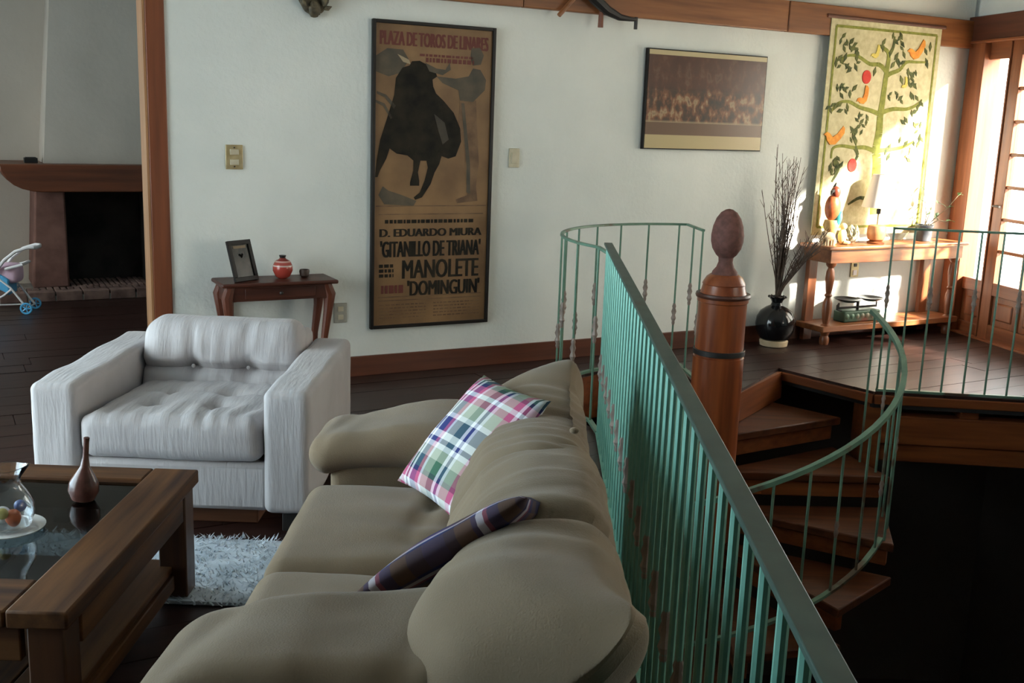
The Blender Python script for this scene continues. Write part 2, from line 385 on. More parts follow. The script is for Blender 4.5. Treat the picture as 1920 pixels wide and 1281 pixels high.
# ------------------------------------------------------------------ garden door and sidelight
win = struct('window_1', None, None, (CX, CY, 0), DZ)
mb = MB(); mb.box(.02, .225, -.03, .12, 0, 2.30); obj('frame', mb, M['doorwood'], win, .006)
mb = MB(); mb.box(.225, .50, .02, .08, 2.16, 2.30); obj('rail', mb, M['doorwoodx'], win, .004)
mb = MB(); mb.box(.225, .50, .02, .08, .36, .455); obj('rail', mb, M['doorwoodx'], win, .004)
mb = MB(); mb.box(.225, .50, .02, .08, 0, .10); obj('rail', mb, M['doorwoodx'], win, .004)
mb = MB(); mb.box(.225, .50, .04, .06, .10, .36); obj('panel', mb, M['doorwood'], win)
mb = MB(); mb.box(.27, .455, .03, .07, .15, .31); obj('raised_panel', mb, M['doorwood'], win, .015)
mb = MB(); mb.box(.225, .487, .048, .052, .455, 2.16); obj('pane', mb, M['pane'], win, 0, 0)
mb = MB(); mb.box(-.02, 2.72, -.05, .14, 2.30, 2.49); struct('trim_6', mb, M['header'], (CX, CY, 0), DZ, .006)
mb = MB(); mb.box(-.02, 2.72, -.065, .0, 2.285, 2.305); struct('trim_7', mb, M['doorwoodx'], (CX, CY, 0), DZ, .004)
def leaf(name, t0, mirror):
    dr = struct(name, None, None, (CX, CY, 0), DZ)
    f = lambda a, b_: (t0+a, t0+b_) if not mirror else (t0+.83-b_, t0+.83-a)
    def bx(nm, a, b_, e0, e1, z0, z1, mt, bev=.004):
        x0, x1 = f(a, b_); mb = MB(); mb.box(x0, x1, e0, e1, z0, z1); return obj(nm, mb, mt, dr, bev)
    bx('stile', 0, .115, .01, .07, .01, 2.295, M['doorwood']); bx('stile', .735, .83, .01, .07, .01, 2.295, M['doorwood'])
    for z0, z1 in ((2.18, 2.295), (.36, .46), (.01, .13)): bx('rail', .115, .735, .01, .07, z0, z1, M['doorwoodx'])
    for a, b_ in ((.115, .41), (.44, .735)):
        bx('panel', a, b_, .03, .05, .13, .36, M['doorwood']); bx('raised_panel', a+.045, b_-.045, .02, .06, .175, .315, M['doorwood'], .015)
    bx('mullion', .41, .44, .015, .065, .13, 2.18, M['doorwood'])
    zs = [.46+k*(2.18-.46)/7 for k in range(8)]
    for k in range(1, 7):
        for a, b_ in ((.115, .41), (.44, .735)): bx('muntin', a, b_, .02, .06, zs[k]-.013, zs[k]+.013, M['doorwoodx'])
    for k in range(7):
        for a, b_ in ((.115, .41), (.44, .735)): bx('pane', a, b_, .038, .042, zs[k]+(.013 if k else 0), zs[k+1]-(.013 if k < 6 else 0), M['pane'], 0)
    mb = MB(); x = f(.05, .05)[0]
    mb.tube([(x, .01, 1.05), (x, -.03, 1.05), (x+.09*(-1 if mirror else 1), -.035, 1.05)], .009); h = obj('handle', mb, M['blackmatt'], dr)
    return dr
mb = MB(); mb.box(.487, .505, .0, .09, 0, 2.30); obj('post', mb, M['doorwood'], win, .004)
leaf('door_1', .507, False); leaf('door_2', 1.345, True)
mb = MB(); mb.box(2.18, 2.72, -.03, .12, 0, 2.30); struct('trim_8', mb, M['doorwood'], (CX, CY, 0), DZ, .006)

mb = MB(); mb.box(.2, 2.2, -.03, .2, -.03, .014); struct('trim_20', mb, M['doorwoodx'], (CX, CY, 0), DZ, .003)

# ------------------------------------------------------------------ garden outside
mb = MB(); mb.box(0, 16, .2, 14, -.14, -.04, ); g = struct('ground', mb, mottled('pale_patio_stone', (.52, .47, .38), (.66, .60, .50), (3, 3, 3), .9), D(-7), DZ)
mb = MB(); mb.box(3.2, 10.0, .2, 2.7, 2.5, 2.6); struct('roof_sun_block', mb, M['header'], (CX, CY, 0), DZ)  # unseen roof added to keep direct sun off the stairs
def bush(name, label, loc, rx, rz, n, col, seed):
    r = random.Random(seed); t_ = thing(name, label, 'bush', loc)
    mb = MB()
    for k in range(5):
        a = r.uniform(0, 6.28); mb.tube([(0, 0, 0), (math.cos(a)*rx*.2, math.sin(a)*rx*.2, rz*.4), (math.cos(a)*rx*.6, math.sin(a)*rx*.6, rz*.8)], [.03, .02, .008], 6)
    obj('stems', mb, M['blackmatt'], t_)
    mb = MB()
    for k in range(n):
        d = Vector((r.gauss(0, 1), r.gauss(0, 1), r.gauss(0, 1))).normalized()*r.uniform(.55, 1)
        p = Vector((d.x*rx, d.y*rx, rz*.55+d.z*rz*.45)); a = Vector((r.gauss(0, 1), r.gauss(0, 1), r.gauss(0, 1))).normalized(); b_ = a.orthogonal().normalized()
        L = r.uniform(.05, .10); mb.add([p-a*L, p+b_*L*.4, p+a*L, p-b_*L*.4], [(0, 1, 2, 3)])
    f = obj('leaves', mb, mottled(name+'_green', col, tuple(c*1.8 for c in col), (3, 3, 3), .6), t_, 0, 0); f['kind'] = 'stuff'
bush('garden_bush', 'green leafy bush in the garden seen through the door panes', D(1.9, 4.2, -.04), .9, 2.0, 1500, (.10, .18, .06), 2)

# ------------------------------------------------------------------ edge of the upper floor over the stairwell
def edgeboards(p, q, tag_i):
    v = Vector((q[0]-p[0], q[1]-p[1], 0)); L = v.length; a = math.atan2(v.y, v.x)
    mb = MB(); mb.box(0, L, -.02, .10, -.075, -.017); struct('trim_%d' % tag_i, mb, M['fascia'], (p[0], p[1], 0), a, .006)
    mb = MB(); mb.box(0, L, .03, .14, -.34, -.155); struct('trim_%d' % (tag_i+1), mb, M['fascia'], (p[0], p[1], 0), a, .008)
    mb = MB(); mb.box(0, L, .06, .14, -.46, -.345); struct('trim_%d' % (tag_i+2), mb, M['fascia'], (p[0], p[1], 0), a, .008)
    return a
a = edgeboards((2.26, 6.43), (4.2, 6.285), 9)
for i, k in enumerate((.55, 1.35)):
    mb = MB(); mb.box(k, k+.11, .05, .22, -.155, -.075); struct('trim_%d' % (12+i), mb, M['fascia'], (2.26, 6.43, 0), a)
p0, p1 = Vector((1.80, 7.0)), Vector((2.26, 6.43)); mb = MB(); mb.box(0, (p1-p0).length, -.02, .08, -.075, -.017); struct('trim_14', mb, M['fascia'], (1.80, 7.0, 0), math.atan2(-.57, .46), .006)
mb = MB(); mb.box(0, .10, .05, .35, -.5, -.075); struct('trim_17', mb, M['fascia'], (2.22, 6.40, 0), a)
p0, p1 = S(57, .13), S(57, 1.17)
mb = MB(); mb.box(0, (p1-p0).length, 0, .05, -.2, -.017); struct('trim_18', mb, M['fascia'], (p0.x, p0.y, 0), math.radians(57))
def vskirt(name, pts, z0, z1, th, mt):                 # boards closing the edge of the slab along the railing
    mb = MB(); mb.ribbon([(x, y, (z0+z1)/2) for x, y in pts], th, z1-z0); return struct(name, mb, mt)
vskirt('trim_19', [(.41, -3.0), (.47, 5.39)]+arc, -.30, -.017, .03, M['fascia'])

# ------------------------------------------------------------------ spiral staircase
st = thing('spiral_staircase', 'wooden spiral staircase winding down round a turned post with clay finial', 'staircase', (SCX, SCY, -2.8))
Z0 = 2.8
prof = [(.145, -2.8), (.145, .285), (.138, .29), (.138, .60), (.145, .605), (.145, .625), (.137, .635), (.128, .66), (.118, .70), (.122, .705), (.118, .715), (.10, .745), (.08, .76)]
mb = MB(); mb.lathe([(r, z+Z0) for r, z in prof], 40); obj('newel_post', mb, M['column'], st)
mb = MB(); mb.lathe([(.148, .30+Z0), (.148, .33+Z0)], 40); o = obj('collar', mb, M['blackmatt'], st, .002); o['label'] = 'dark metal ring round the post'
mb = MB(); mb.lathe([(.152, .628+Z0), (.156, .64+Z0), (.152, .652+Z0)], 40); obj('moulding', mb, plain('dark_moulding', (.07, .022, .012), .4), st)
fin = [(.075, .755), (.07, .775), (.05, .80), (.04, .83), (.042, .855), (.058, .87), (.080, .905), (.090, .945), (.091, .98), (.084, 1.03), (.068, 1.075), (.045, 1.108), (.02, 1.124), (.002, 1.128)]
mb = MB(); mb.lathe([(r, z+Z0) for r, z in fin], 32); o = obj('finial', mb, M['finial'], st); o['label'] = 'egg-shaped brown clay finial'
RISE = .205
for i in range(13):
    a1 = math.radians(31-30.5*i); a0 = a1+math.radians(33)
    zt = Z0-RISE*(i+1)
    ri, ro = .10, 1.07
    poly = [(ri*math.cos(a1), ri*math.sin(a1)), (ro*math.cos(a1), ro*math.sin(a1)), (ro*math.cos(a0), ro*math.sin(a0)), (ri*math.cos(a0), ri*math.sin(a0))]
    mb = MB(); mb.prism(poly, zt-.05, zt); tr = obj('tread', mb, M['tread'], st, .008)
    q = lambda r, a_: (r*math.cos(a_), r*math.sin(a_))
    mb = MB(); ai = a1+.03
    mb.prism([q(.13, ai+.1), q(1.03, ai), q(1.03, ai+.05), q(.13, ai+.5)], zt-.145, zt-.05); obj('riser', mb, M['fascia'], st, .004)
# stair balustrade: rail, lower rail, bars
def hz(a): return .54-.2/31*(20-a)
hp = [S(a, 1.01, hz(a))-Vector((SCX, SCY, -Z0)) for a in range(18, -190, -6)]
lp = [S(a, 1.01, hz(a)-.76)-Vector((SCX, SCY, -Z0)) for a in range(-34, -190, -6)]
start = Vector((2.31, 6.445, .56))-Vector((SCX, SCY, -Z0))
mb = MB(); mb.ribbon(hp, .03, .024); obj('handrail', mb, M['dteal'], st)
mb = MB(); mb.ribbon(lp, .028, .016); obj('lower_rail', mb, M['dteal'], st)
for k, a in enumerate(range(16, -186, -11)):
    b_ = S(a, 1.01, hz(a))-Vector((SCX, SCY, -Z0))
    mb = MB(); bl = .76 if a < -34 else (b_.z-Z0+RISE*(math.floor((31-a)/30.5)+2) if a < 20 else .56); mb.tube([(b_.x, b_.y, b_.z), (b_.x, b_.y, b_.z-bl)], .0075, 6); o = obj('baluster', mb, M['dteal'], st)
    if k % 2: mb = MB(); zc = b_.z-.42; mb.lathe([(.006, zc-.05), (.013, zc-.02), (.008, zc), (.013, zc+.02), (.006, zc+.05)], 8, (b_.x, b_.y, 0)); obj('collar', mb, M['knot'], o)

# ------------------------------------------------------------------ balcony railings
def knot_mb(x, y, z, k=1.0):
    mb = MB(); mb.lathe([(.007, z-.075), (.011, z-.06), (.009, z-.05), (.017*k, z-.03), (.010, z-.008), (.017*k, z+.015), (.010, z+.036), (.013, z+.05), (.007, z+.07)], 8, (x, y, 0)); return mb
def railing(label, path, ztop, zbot, step, rw, rh, mrail, mbar, knot_z, rb, skip=0, lower=True, ends=True):
    P3 = [Vector((x, y, 0)) for x, y in path]
    o0 = P3[0].copy(); R = thing('railing', label, 'railing', o0)
    loc = [p-o0 for p in P3]
    mb = MB(); mb.ribbon([p+Vector((0, 0, ztop-rh/2)) for p in loc], rw, rh); obj('handrail', mb, mrail, R, .002)
    if lower: mb = MB(); mb.ribbon([p+Vector((0, 0, zbot+.008)) for p in loc], .026, .014); obj('bottom_rail', mb, mbar, R)
    seg = [(loc[i+1]-loc[i]).length for i in range(len(loc)-1)]; tot = sum(seg); n = max(2, round(tot/step))
    base = None; kb = None
    for k in range(n+1):
        s_ = min(tot-.006, max(.006, tot*k/n)); i = 0
        while i < len(seg)-1 and s_ > seg[i]: s_ -= seg[i]; i += 1
        p = loc[i].lerp(loc[i+1], min(1, s_/seg[i]))
        if base is None:
            mb = MB(); mb.tube([(0, 0, zbot), (0, 0, ztop-rh)], rb, 8)
            base = obj('baluster', mb, mbar, R, loc=p); b_ = base
        else: b_ = copy_child(base, R, p)
        kz = knot_z(k)
        for z in (kz if isinstance(kz, tuple) else (kz,)):
            if z is None: continue
            if kb is None: kb = obj('collar', knot_mb(0, 0, 0), M['knot'], b_, loc=(0, 0, z))
            else: copy_child(kb, b_, (0, 0, z))
    return R
railing('straight turquoise iron railing with flat top rail running behind the tan sofa', [(.33, -.6), (.366, 1.1), (.455, 5.23)], 1.0, .015, .118, .040, .012, M['railtop'], M['teal'],
        lambda k: (.375 if k % 2 else None), .009)
mb_ = None
rail_arc = [(.455, 5.25)]+[(S(a, .93).x, S(a, .93).y) for a in range(215, 94, -6)]+[(S(95, .93).x, S(95, .93).y), (S(94, .56).x, S(94, .56).y)]
railing('curved green iron railing with widely spaced bars rounding the stair head', rail_arc, .955, .015, .205, .020, .014, M['dteal'], M['dteal'], lambda k: (.52 if k % 2 else .36), .0065)
railing('far green iron railing along the landing edge by the garden door', [(2.275, 6.455), (3.15, 6.385), (4.1, 6.31)], 1.02, .0, .13, .016, .014, M['dteal'], M['dteal'], lambda k: (.60 if k % 2 == 0 else None), .0065)

# ------------------------------------------------------------------ fireplace (beyond the post)
fp = thing('fireplace', 'white hooded fireplace with dark timber mantel and red rendered pillars', 'fireplace', W(0, 3.2), AZ)
ml = [(-1.74, 1.09), (-.35, 1.09), (-.35, .87), (-1.44, .87), (-1.50, .875), (-1.58, .895), (-1.64, .925), (-1.69, .97), (-1.73, 1.03)]
mb = MB(); mb.prism(ml, .10, .72, 'y'); obj('mantel', mb, M['mantel'], fp, .008)
mb = MB(); mb.prism([(-1.53, .07), (-1.25, .07), (-1.255, .87), (-1.48, .87)], .25, .72, 'y'); obj('pillar', mb, M['brickwall'], fp, .015)
mb = MB(); mb.prism([(-.60, .07), (-.35, .07), (-.35, .87), (-.60, .87)], .25, .72, 'y'); obj('pillar', mb, M['brickwall'], fp, .015)
hb = [(-1.40, .28, 1.09), (-.35, .28, 1.09), (-.35, .72, 1.09), (-1.40, .72, 1.09), (-1.22, .45, H), (-.42, .45, H), (-.42, .72, H), (-1.22, .72, H)]
mb = MB(); mb.add(hb, [(3, 2, 1, 0), (4, 5, 6, 7), (0, 1, 5, 4), (1, 2, 6, 5), (2, 3, 7, 6), (3, 0, 4, 7)]); obj('hood', mb, M['plaster_old'], fp)
mb = MB(); mb.box(-1.25, -.60, .66, .70, .07, .87).box(-1.255, -1.245, .30, .70, .07, .87).box(-.605, -.595, .30, .70, .07, .87); obj('firebox', mb, M['soot'], fp)
mb = MB(); mb.box(-1.80, -.35, 0, .72, 0, .045); he = obj('hearth', mb, M['mortar'], fp)
rb = random.Random(5)
for row, (y0, y1, n, z1) in enumerate(((-.005, .115, 7, .075), (.125, .245, 14, .08), (.255, .45, 14, .08), (.46, .655, 14, .08))):
    xs = (-1.80, -.35) if row < 2 else (-1.24, -.61)
    n = n*(2 if row == 1 else 1) if row < 2 else n
    w = (xs[1]-xs[0])/n
    for k in range(n):
        mb = MB(); dz = rb.uniform(-.004, .004); mb.box(xs[0]+k*w+.006, xs[0]+(k+1)*w-.006, y0, y1, .0, z1+dz); obj('brick', mb, M['brick'], he, .004)
mb = MB(); mb.box(-.05, .05, -.04, .04, 0, .04).box(-.04, .04, -.03, .03, .04, .045)
tag(obj('small_box', mb, M['blackmatt'], None, .004, loc=W(-1.49, 3.55, 1.09), rot=(0, 0, AZ)), 'small black box lying on the fireplace mantel', 'box')

# doll stroller
ds = thing('doll_stroller', 'toy doll stroller with white handle and blue wheels near the hearth', 'toy stroller', (-3.85, 8.0, 0), .15)
for y in (-.12, .12):
    for x in (-.16, .16):
        mb = MB(); wq = Matrix.Translation((x, y, .045)) @ Matrix.Rotation(PI/2, 4, 'X')
        mb.lathe([(.030, -.012), (.045, -.010), (.045, .010), (.030, .012), (.030, -.012)], 20, mt=wq) if False else None
        ring = [wq @ Vector((.038*math.cos(2*PI*k/20), .038*math.sin(2*PI*k/20), 0)) for k in range(21)]
        mb.tube(ring, .008, 6)
        for k in range(5):
            e_ = wq @ Vector((.034*math.cos(2*PI*k/5), .034*math.sin(2*PI*k/5), 0)); mb.tube([wq @ Vector((0, 0, 0)), e_], .006, 5)
        obj('wheel', mb, M['blue'], ds)
for y in (-.1, .1):
    mb = MB(); mb.tube([(.16, y, .045), (.05, y, .20), (-.07, y, .30)], .008, 6); obj('leg', mb, M['white'], ds)
    mb = MB(); mb.tube([(-.16, y, .045), (.0, y, .14), (.06, y, .19)], .008, 6); obj('leg', mb, M['white'], ds)
mb = MB(); mb.tube([(-.08, -.1, .28), (.02, -.1, .41), (.10, -.1, .475), (.19, -.1, .505), (.225, -.09, .505), (.235, -.05, .50), (.235, .05, .50), (.225, .09, .505), (.19, .1, .505), (.10, .1, .475), (.02, .1, .41), (-.08, .1, .28)], .013, 8); obj('handle', mb, M['white'], ds)
mb = MB(); mb.tube([(-.16, -.12, .045), (-.16, .12, .045)], .006, 6); mb.tube([(.16, -.12, .045), (.16, .12, .045)], .006, 6); mb.tube([(-.16, 0, .045), (.16, 0, .06)], .006, 6); obj('axle', mb, M['white'], ds)
mb = MB(); mb.cubegrid(8, lambda p: Vector((p.x*.12-.08, p.y*.10, .25+p.z*.06-.05*p.x*p.x)) if True else p); obj('seat', mb, M['blue'], ds, .01, 60)
mb = MB(); mb.cubegrid(8, lambda p: (lambda q: Vector((q.x*.09+.02, q.y*.085, .30+q.z*.075)))(p/(sum(abs(c)**4 for c in p)**.25))); o = obj('cushion', mb, M['pink'], ds, 0, 60)
mb = MB(); mb.tube([(.02, -.1, .34), (.14, -.1, .375), (.14, .1, .375), (.02, .1, .34)], .011, 8); obj('bumper_bar', mb, M['white'], ds)

# ------------------------------------------------------------------ things on the back wall
def text_mesh(name, s, mt, parent, x0, x1, z0, z1, y, bold=.012):
    cu = bpy.data.curves.new(name, 'FONT'); cu.body = s; cu.offset = bold; cu.resolution_u = 3
    to = bpy.data.objects.new(name, cu); COL.objects.link(to); dg = bpy.context.evaluated_depsgraph_get(); dg.update()
    me = bpy.data.meshes.new_from_object(to.evaluated_get(dg)); COL.objects.unlink(to); bpy.data.objects.remove(to)
    xs = [v.co.x for v in me.vertices]; ys = [v.co.y for v in me.vertices]; a, b_, c, d = min(xs), max(xs), min(ys), max(ys)
    for v in me.vertices:
        v.co = Vector((x0+(v.co.x-a)/(b_-a)*(x1-x0), y, z0+(v.co.y-c)/(d-c)*(z1-z0)))
    me.materials.clear(); me.materials.append(mt)
    fx = sorted((min(me.vertices[i].co.x for i in p.vertices), max(me.vertices[i].co.x for i in p.vertices), p.index) for p in me.polygons)
    words = []; end = -9
    for a, b_, i in fx:
        if a > end+(x1-x0)/len(s)*.42: words.append([])
        words[-1].append(i); end = max(end, b_)
    for w in words:                                    # one part per printed word
        q = MB()
        for n_, dx in enumerate((-.0046, 0, .0046)):       # heavier strokes for poster type
            mp = {}
            for i in w:
                f_ = []
                for vi in me.polygons[i].vertices:
                    if vi not in mp: mp[vi] = len(q.v); c_ = me.vertices[vi].co; q.v.append((c_.x+dx, c_.y-.00012*n_, c_.z))
                    f_.append(mp[vi])
                q.f.append(tuple(f_))
        obj(name, q, mt, parent, 0, 0)
    bpy.data.meshes.remove(me)
def flat(name, polys, mt, parent, y, th=.0008):
    mb = MB()
    for p in polys: mb.prism(p, y-th, y, 'y')
    return obj(name, mb, mt, parent, 0, 0)
po = thing('framed_poster', 'tall black-framed sepia bullfight poster with bold black lettering', 'poster', W(.08, -.002, .29), AZ)
PWd, PHt = .80, 1.825
mb = MB()
for b_ in ((0, .02, 0, PHt), (PWd-.02, PWd, 0, PHt), (.02, PWd-.02, 0, .02), (.02, PWd-.02, PHt-.02, PHt)): mb.box(b_[0], b_[1], -.03, 0, b_[2], b_[3])
obj('frame', mb, M['frame'], po, .003)
mb = MB(); mb.box(.02, PWd-.02, -.014, -.002, .02, PHt-.02)
obj('print', mb, mottled('aged_poster_paper', (.115, .056, .020), (.26, .142, .056), (3.5, 3.5, 3.5), .55, 8, lo=.25, hi=.7), po, 0, 0)
ink = mottled('poster_ink', (.010, .009, .008), (.030, .024, .016), (9, 9, 9), .7, spec=.15); grey = mottled('poster_grey_ink', (.04, .034, .024), (.10, .075, .045), (7, 7, 7), .6)
sep = mottled('poster_brown_ink', (.10, .05, .022), (.20, .11, .05), (9, 9, 9), .6); redink = plain('poster_red_ink', (.12, .02, .012), .6)
bull = [(.10, 1.275), (.14, 1.40), (.15, 1.50), (.19, 1.56), (.235, 1.575), (.25, 1.60), (.30, 1.605), (.345, 1.585), (.40, 1.555), (.415, 1.52), (.385, 1.50), (.39, 1.46), (.41, 1.42), (.46, 1.38), (.53, 1.31), (.575, 1.22), (.585, 1.14), (.55, 1.05), (.50, 1.035), (.455, 1.05), (.44, 1.00), (.41, .95), (.385, .88), (.33, .80), (.285, .785), (.275, .80), (.315, .83), (.345, .90), (.365, .98), (.355, 1.02), (.315, 1.02), (.30, .95), (.31, .90), (.31, .87), (.25, .87), (.25, .89), (.27, .96), (.27, 1.02), (.23, 1.05), (.16, 1.06), (.115, 1.09), (.095, 1.03), (.055, .96), (.04, .92), (.025, .92), (.035, 1.02), (.055, 1.14)]
mass = [(0.022, 1.619), (0.093, 1.665), (0.193, 1.663), (0.231, 1.607), (0.177, 1.529), (0.104, 1.506), (0.025, 1.53)]
hornR = [(0.334, 1.596), (0.41, 1.566), (0.468, 1.561), (0.496, 1.605), (0.503, 1.563), (0.45, 1.529), (0.363, 1.547)]
hornL = [(0.157, 1.636), (0.231, 1.607), (0.241, 1.582), (0.194, 1.593)]
mhead = [(0.639, 1.698), (0.698, 1.702), (0.724, 1.66), (0.705, 1.604), (0.652, 1.596), (0.633, 1.638)]
mbody = [(0.411, 1.521), (0.537, 1.513), (0.625, 1.531), (0.653, 1.579), (0.703, 1.573), (0.744, 1.514), (0.737, 1.453), (0.688, 1.407), (0.659, 1.38), (0.57, 1.385), (0.558, 1.445), (0.451, 1.483)]
mleg = [(0.57, 1.385), (0.679, 1.39), (0.696, 1.171), (0.711, 1.011), (0.695, 0.867), (0.708, 0.777), (0.567, 0.763), (0.557, 0.786), (0.636, 0.813), (0.622, 0.939), (0.607, 1.116), (0.564, 1.255)]
gnd = [(0.047, 0.814), (0.074, 0.866), (0.112, 0.84), (0.197, 0.814), (0.293, 0.779), (0.274, 0.747), (0.085, 0.759)]
for f_, m_ in ((mleg, sep), (mbody, grey), (mhead, grey), (gnd, grey)): flat('printed_figure', [f_], m_, po, -.0148-.0004*(f_ is mbody))
flat('printed_figure', [mass], grey, po, -.0148); flat('printed_bull', [bull], ink, po, -.0156)
flat('printed_horn', [hornL], plain('poster_horn', (.34, .26, .16), .6), po, -.0164); flat('printed_horn', [hornR], grey, po, -.0164)
flat('printed_shading', [[(.40, 1.30), (.47, 1.25), (.50, 1.15), (.46, 1.12), (.43, 1.2)]], mottled('poster_dark_grey', (.02, .017, .012), (.05, .04, .025), (9, 9, 9), .6), po, -.0164)
flat('printed_tail', [[(.03, 1.42), (.09, 1.40), (.15, 1.34), (.14, 1.32), (.08, 1.385), (.03, 1.405)]], grey, po, -.0156)
flat('printed_tail', [[(.02, 1.37), (.08, 1.35), (.13, 1.27), (.12, 1.26), (.07, 1.335), (.02, 1.355)]], grey, po, -.0156)
flat('printed_shading', [[(.58, 1.37), (.60, 1.37), (.65, 1.0), (.655, .82), (.63, .83), (.625, 1.0)]], grey, po, -.0156)
for x0, x1, z in ((.03, .77, .745), (.05, .75, .695), (.05, .75, .168), (.05, .75, .19)): flat('printed_rule', [[(x0, z+.006), (x1, z+.006), (x1, z), (x0, z)]], sep, po, -.0148)
for s_, x0, x1, z0, z1, mt in (('PLAZA DE TOROS DE LINARES', .05, .75, 1.685, 1.765, redink), ('D. EDUARDO MIURA', .06, .74, .562, .610, ink), ("'GITANILLO DE TRIANA'", .065, .735, .437, .538, ink),
                               ('MANOLETE', .21, .725, .302, .418, ink), ("'DOMINGUIN'", .245, .735, .192, .290, ink)):
    text_mesh('lettering', s_, mt, po, x0, x1, z0, z1, -.0152, 0.0)
rs = random.Random(9)
def printlines(rows, mt, nm='small_print'):
    ps = []
    for x0, x1, z, h in rows:
        x = x0
        while x < x1:
            w = rs.uniform(.012, .035); ps.append([(x, z), (min(x+w, x1), z), (min(x+w, x1), z+h), (x, z+h)]); x += w+.008
    o = flat(nm, ps, mt, po, -.0148); o['kind'] = 'stuff'
printlines([(.09, .69, .643, .022), (.055, .15, .375, .02), (.055, .15, .345, .02), (.055, .15, .315, .02)], ink)
printlines([(.07, .215, .215, .05), (.30, .66, 1.632, .014), (.34, .66, 1.60, .025)], redink)
printlines([(.06, .37, z, .008) for z in (.06, .08, .10, .12, .14)]+[(.42, .74, z, .008) for z in (.06, .08, .10, .12, .14)], sep)

# faded religious-style print replaced by a plain study in the same colours
pc = thing('framed_picture', 'wide faded brown and gold picture hung between poster and tapestry', 'picture', W(2.01, -.004, 1.41), AZ)
mb = MB(); mb.box(0, 1.03, -.028, 0, 0, .66); obj('backing', mb, M['frame'], pc, .002)
m, t, b = nt('brown_gold_print')
tc = node(t, 'ShaderNodeTexCoord'); sp = node(t, 'ShaderNodeSeparateXYZ'); t.links.new(tc.outputs['Object'], sp.inputs[0])
mp = node(t, 'ShaderNodeMapping'); mp.inputs['Scale'].default_value = (16, 1, 11); t.links.new(tc.outputs['Object'], mp.inputs[0])
nz = node(t, 'ShaderNodeTexNoise'); nz.inputs['Scale'].default_value = 1; nz.inputs['Detail'].default_value = 4; t.links.new(mp.outputs[0], nz.inputs['Vector'])
spots = ramp(t, [(.30, (.025, .020, .016)), (.46, (.07, .035, .02)), (.56, (.22, .09, .04)), (.63, (.36, .25, .14)), (.72, (.12, .06, .04))]); t.links.new(nz.outputs['Fac'], spots.inputs[0])
mz = node(t, 'ShaderNodeMath', operation='DIVIDE'); mz.inputs[1].default_value = .66; t.links.new(sp.outputs[2], mz.inputs[0])
band = ramp(t, [(0, (.50, .40, .21)), (.145, (.15, .085, .05)), (.27, (.36, .27, .16)), (.31, (.1, .05, .03)), (.60, (.085, .035, .022)), (.94, (.52, .43, .25))], 'CONSTANT'); t.links.new(mz.outputs[0], band.inputs[0])
msk = ramp(t, [(0, (0, 0, 0)), (.30, (1, 1, 1)), (.56, (.9, .9, .9)), (.64, (.18, .18, .18)), (.93, (.12, .12, .12)), (.94, (0, 0, 0))], 'LINEAR'); t.links.new(mz.outputs[0], msk.inputs[0])
msk.color_ramp.elements[0].position = .27
mx = node(t, 'ShaderNodeMixRGB'); t.links.new(msk.outputs[0], mx.inputs[0]); t.links.new(band.outputs[0], mx.inputs[1]); t.links.new(spots.outputs[0], mx.inputs[2]); t.links.new(mx.outputs[0], b.inputs['Base Color'])
setv(b, Roughness=.3)
mb = MB(); mb.box(.012, 1.022, -.031, -.028, .008, .652); obj('print', mb, m, pc, 0, 0)

# tapestry
ta = thing('tapestry', 'cream embroidered tapestry with a green tree, orange birds and red fruit', 'tapestry', W(3.58, -.056, 0), AZ)
cloth = mottled('cream_wool', (.52, .46, .26), (.66, .60, .38), (25, 25, 25), .95, 4, .3, .004, bscale=(160, 160, 160))
def tz(x, z): return -.004+.010*math.sin(x*9+z*1.3)*(2.4-z)/1.5
mb = MB(); nx, nz_ = 24, 30; x0, x1, z0, z1 = 0, 1.15, .80, 2.37
for th in (0, .006):
    for j in range(nz_+1):
        for i in range(nx+1):
            x = x0+(x1-x0)*i/nx; z = z0+(z1-z0)*j/nz_; mb.v.append((x, tz(x, z)-th, z))
N1 = (nx+1)*(nz_+1)
for j in range(nz_):
    for i in range(nx):
        q = (j*(nx+1)+i, j*(nx+1)+i+1, (j+1)*(nx+1)+i+1, (j+1)*(nx+1)+i)
        mb.f.append(q[::-1]); mb.f.append(tuple(k+N1 for k in q))
for i in range(nx):
    for j, s_ in ((0, 1), (nz_, -1)):
        a, b_ = j*(nx+1)+i, j*(nx+1)+i+1; mb.f.append((a, b_, b_+N1, a+N1)[::s_])
for j in range(nz_):
    for i, s_ in ((0, -1), (nx, 1)):
        a, b_ = j*(nx+1)+i, (j+1)*(nx+1)+i; mb.f.append((a, b_, b_+N1, a+N1)[::s_])
obj('cloth', mb, cloth, ta)
mb = MB(); mb.tube([(-.04, -.004, 2.385), (1.19, -.004, 2.385)], .013, 8); obj('hanging_rod', mb, M['header'], ta)
olive = mottled('olive_wool', (.17, .18, .03), (.28, .29, .06), (30, 30, 30), .95); dgreen = mottled('dark_green_wool', (.04, .055, .02), (.13, .14, .04), (20, 20, 20), .95)
orange = mottled('orange_wool', (.62, .20, .03), (.80, .36, .06), (30, 30, 30), .95); redw = mottled('red_wool', (.50, .035, .025), (.62, .06, .04), (30, 30, 30), .95)
yel = mottled('yellow_wool', (.62, .50, .10), (.72, .58, .16), (30, 30, 30), .95)
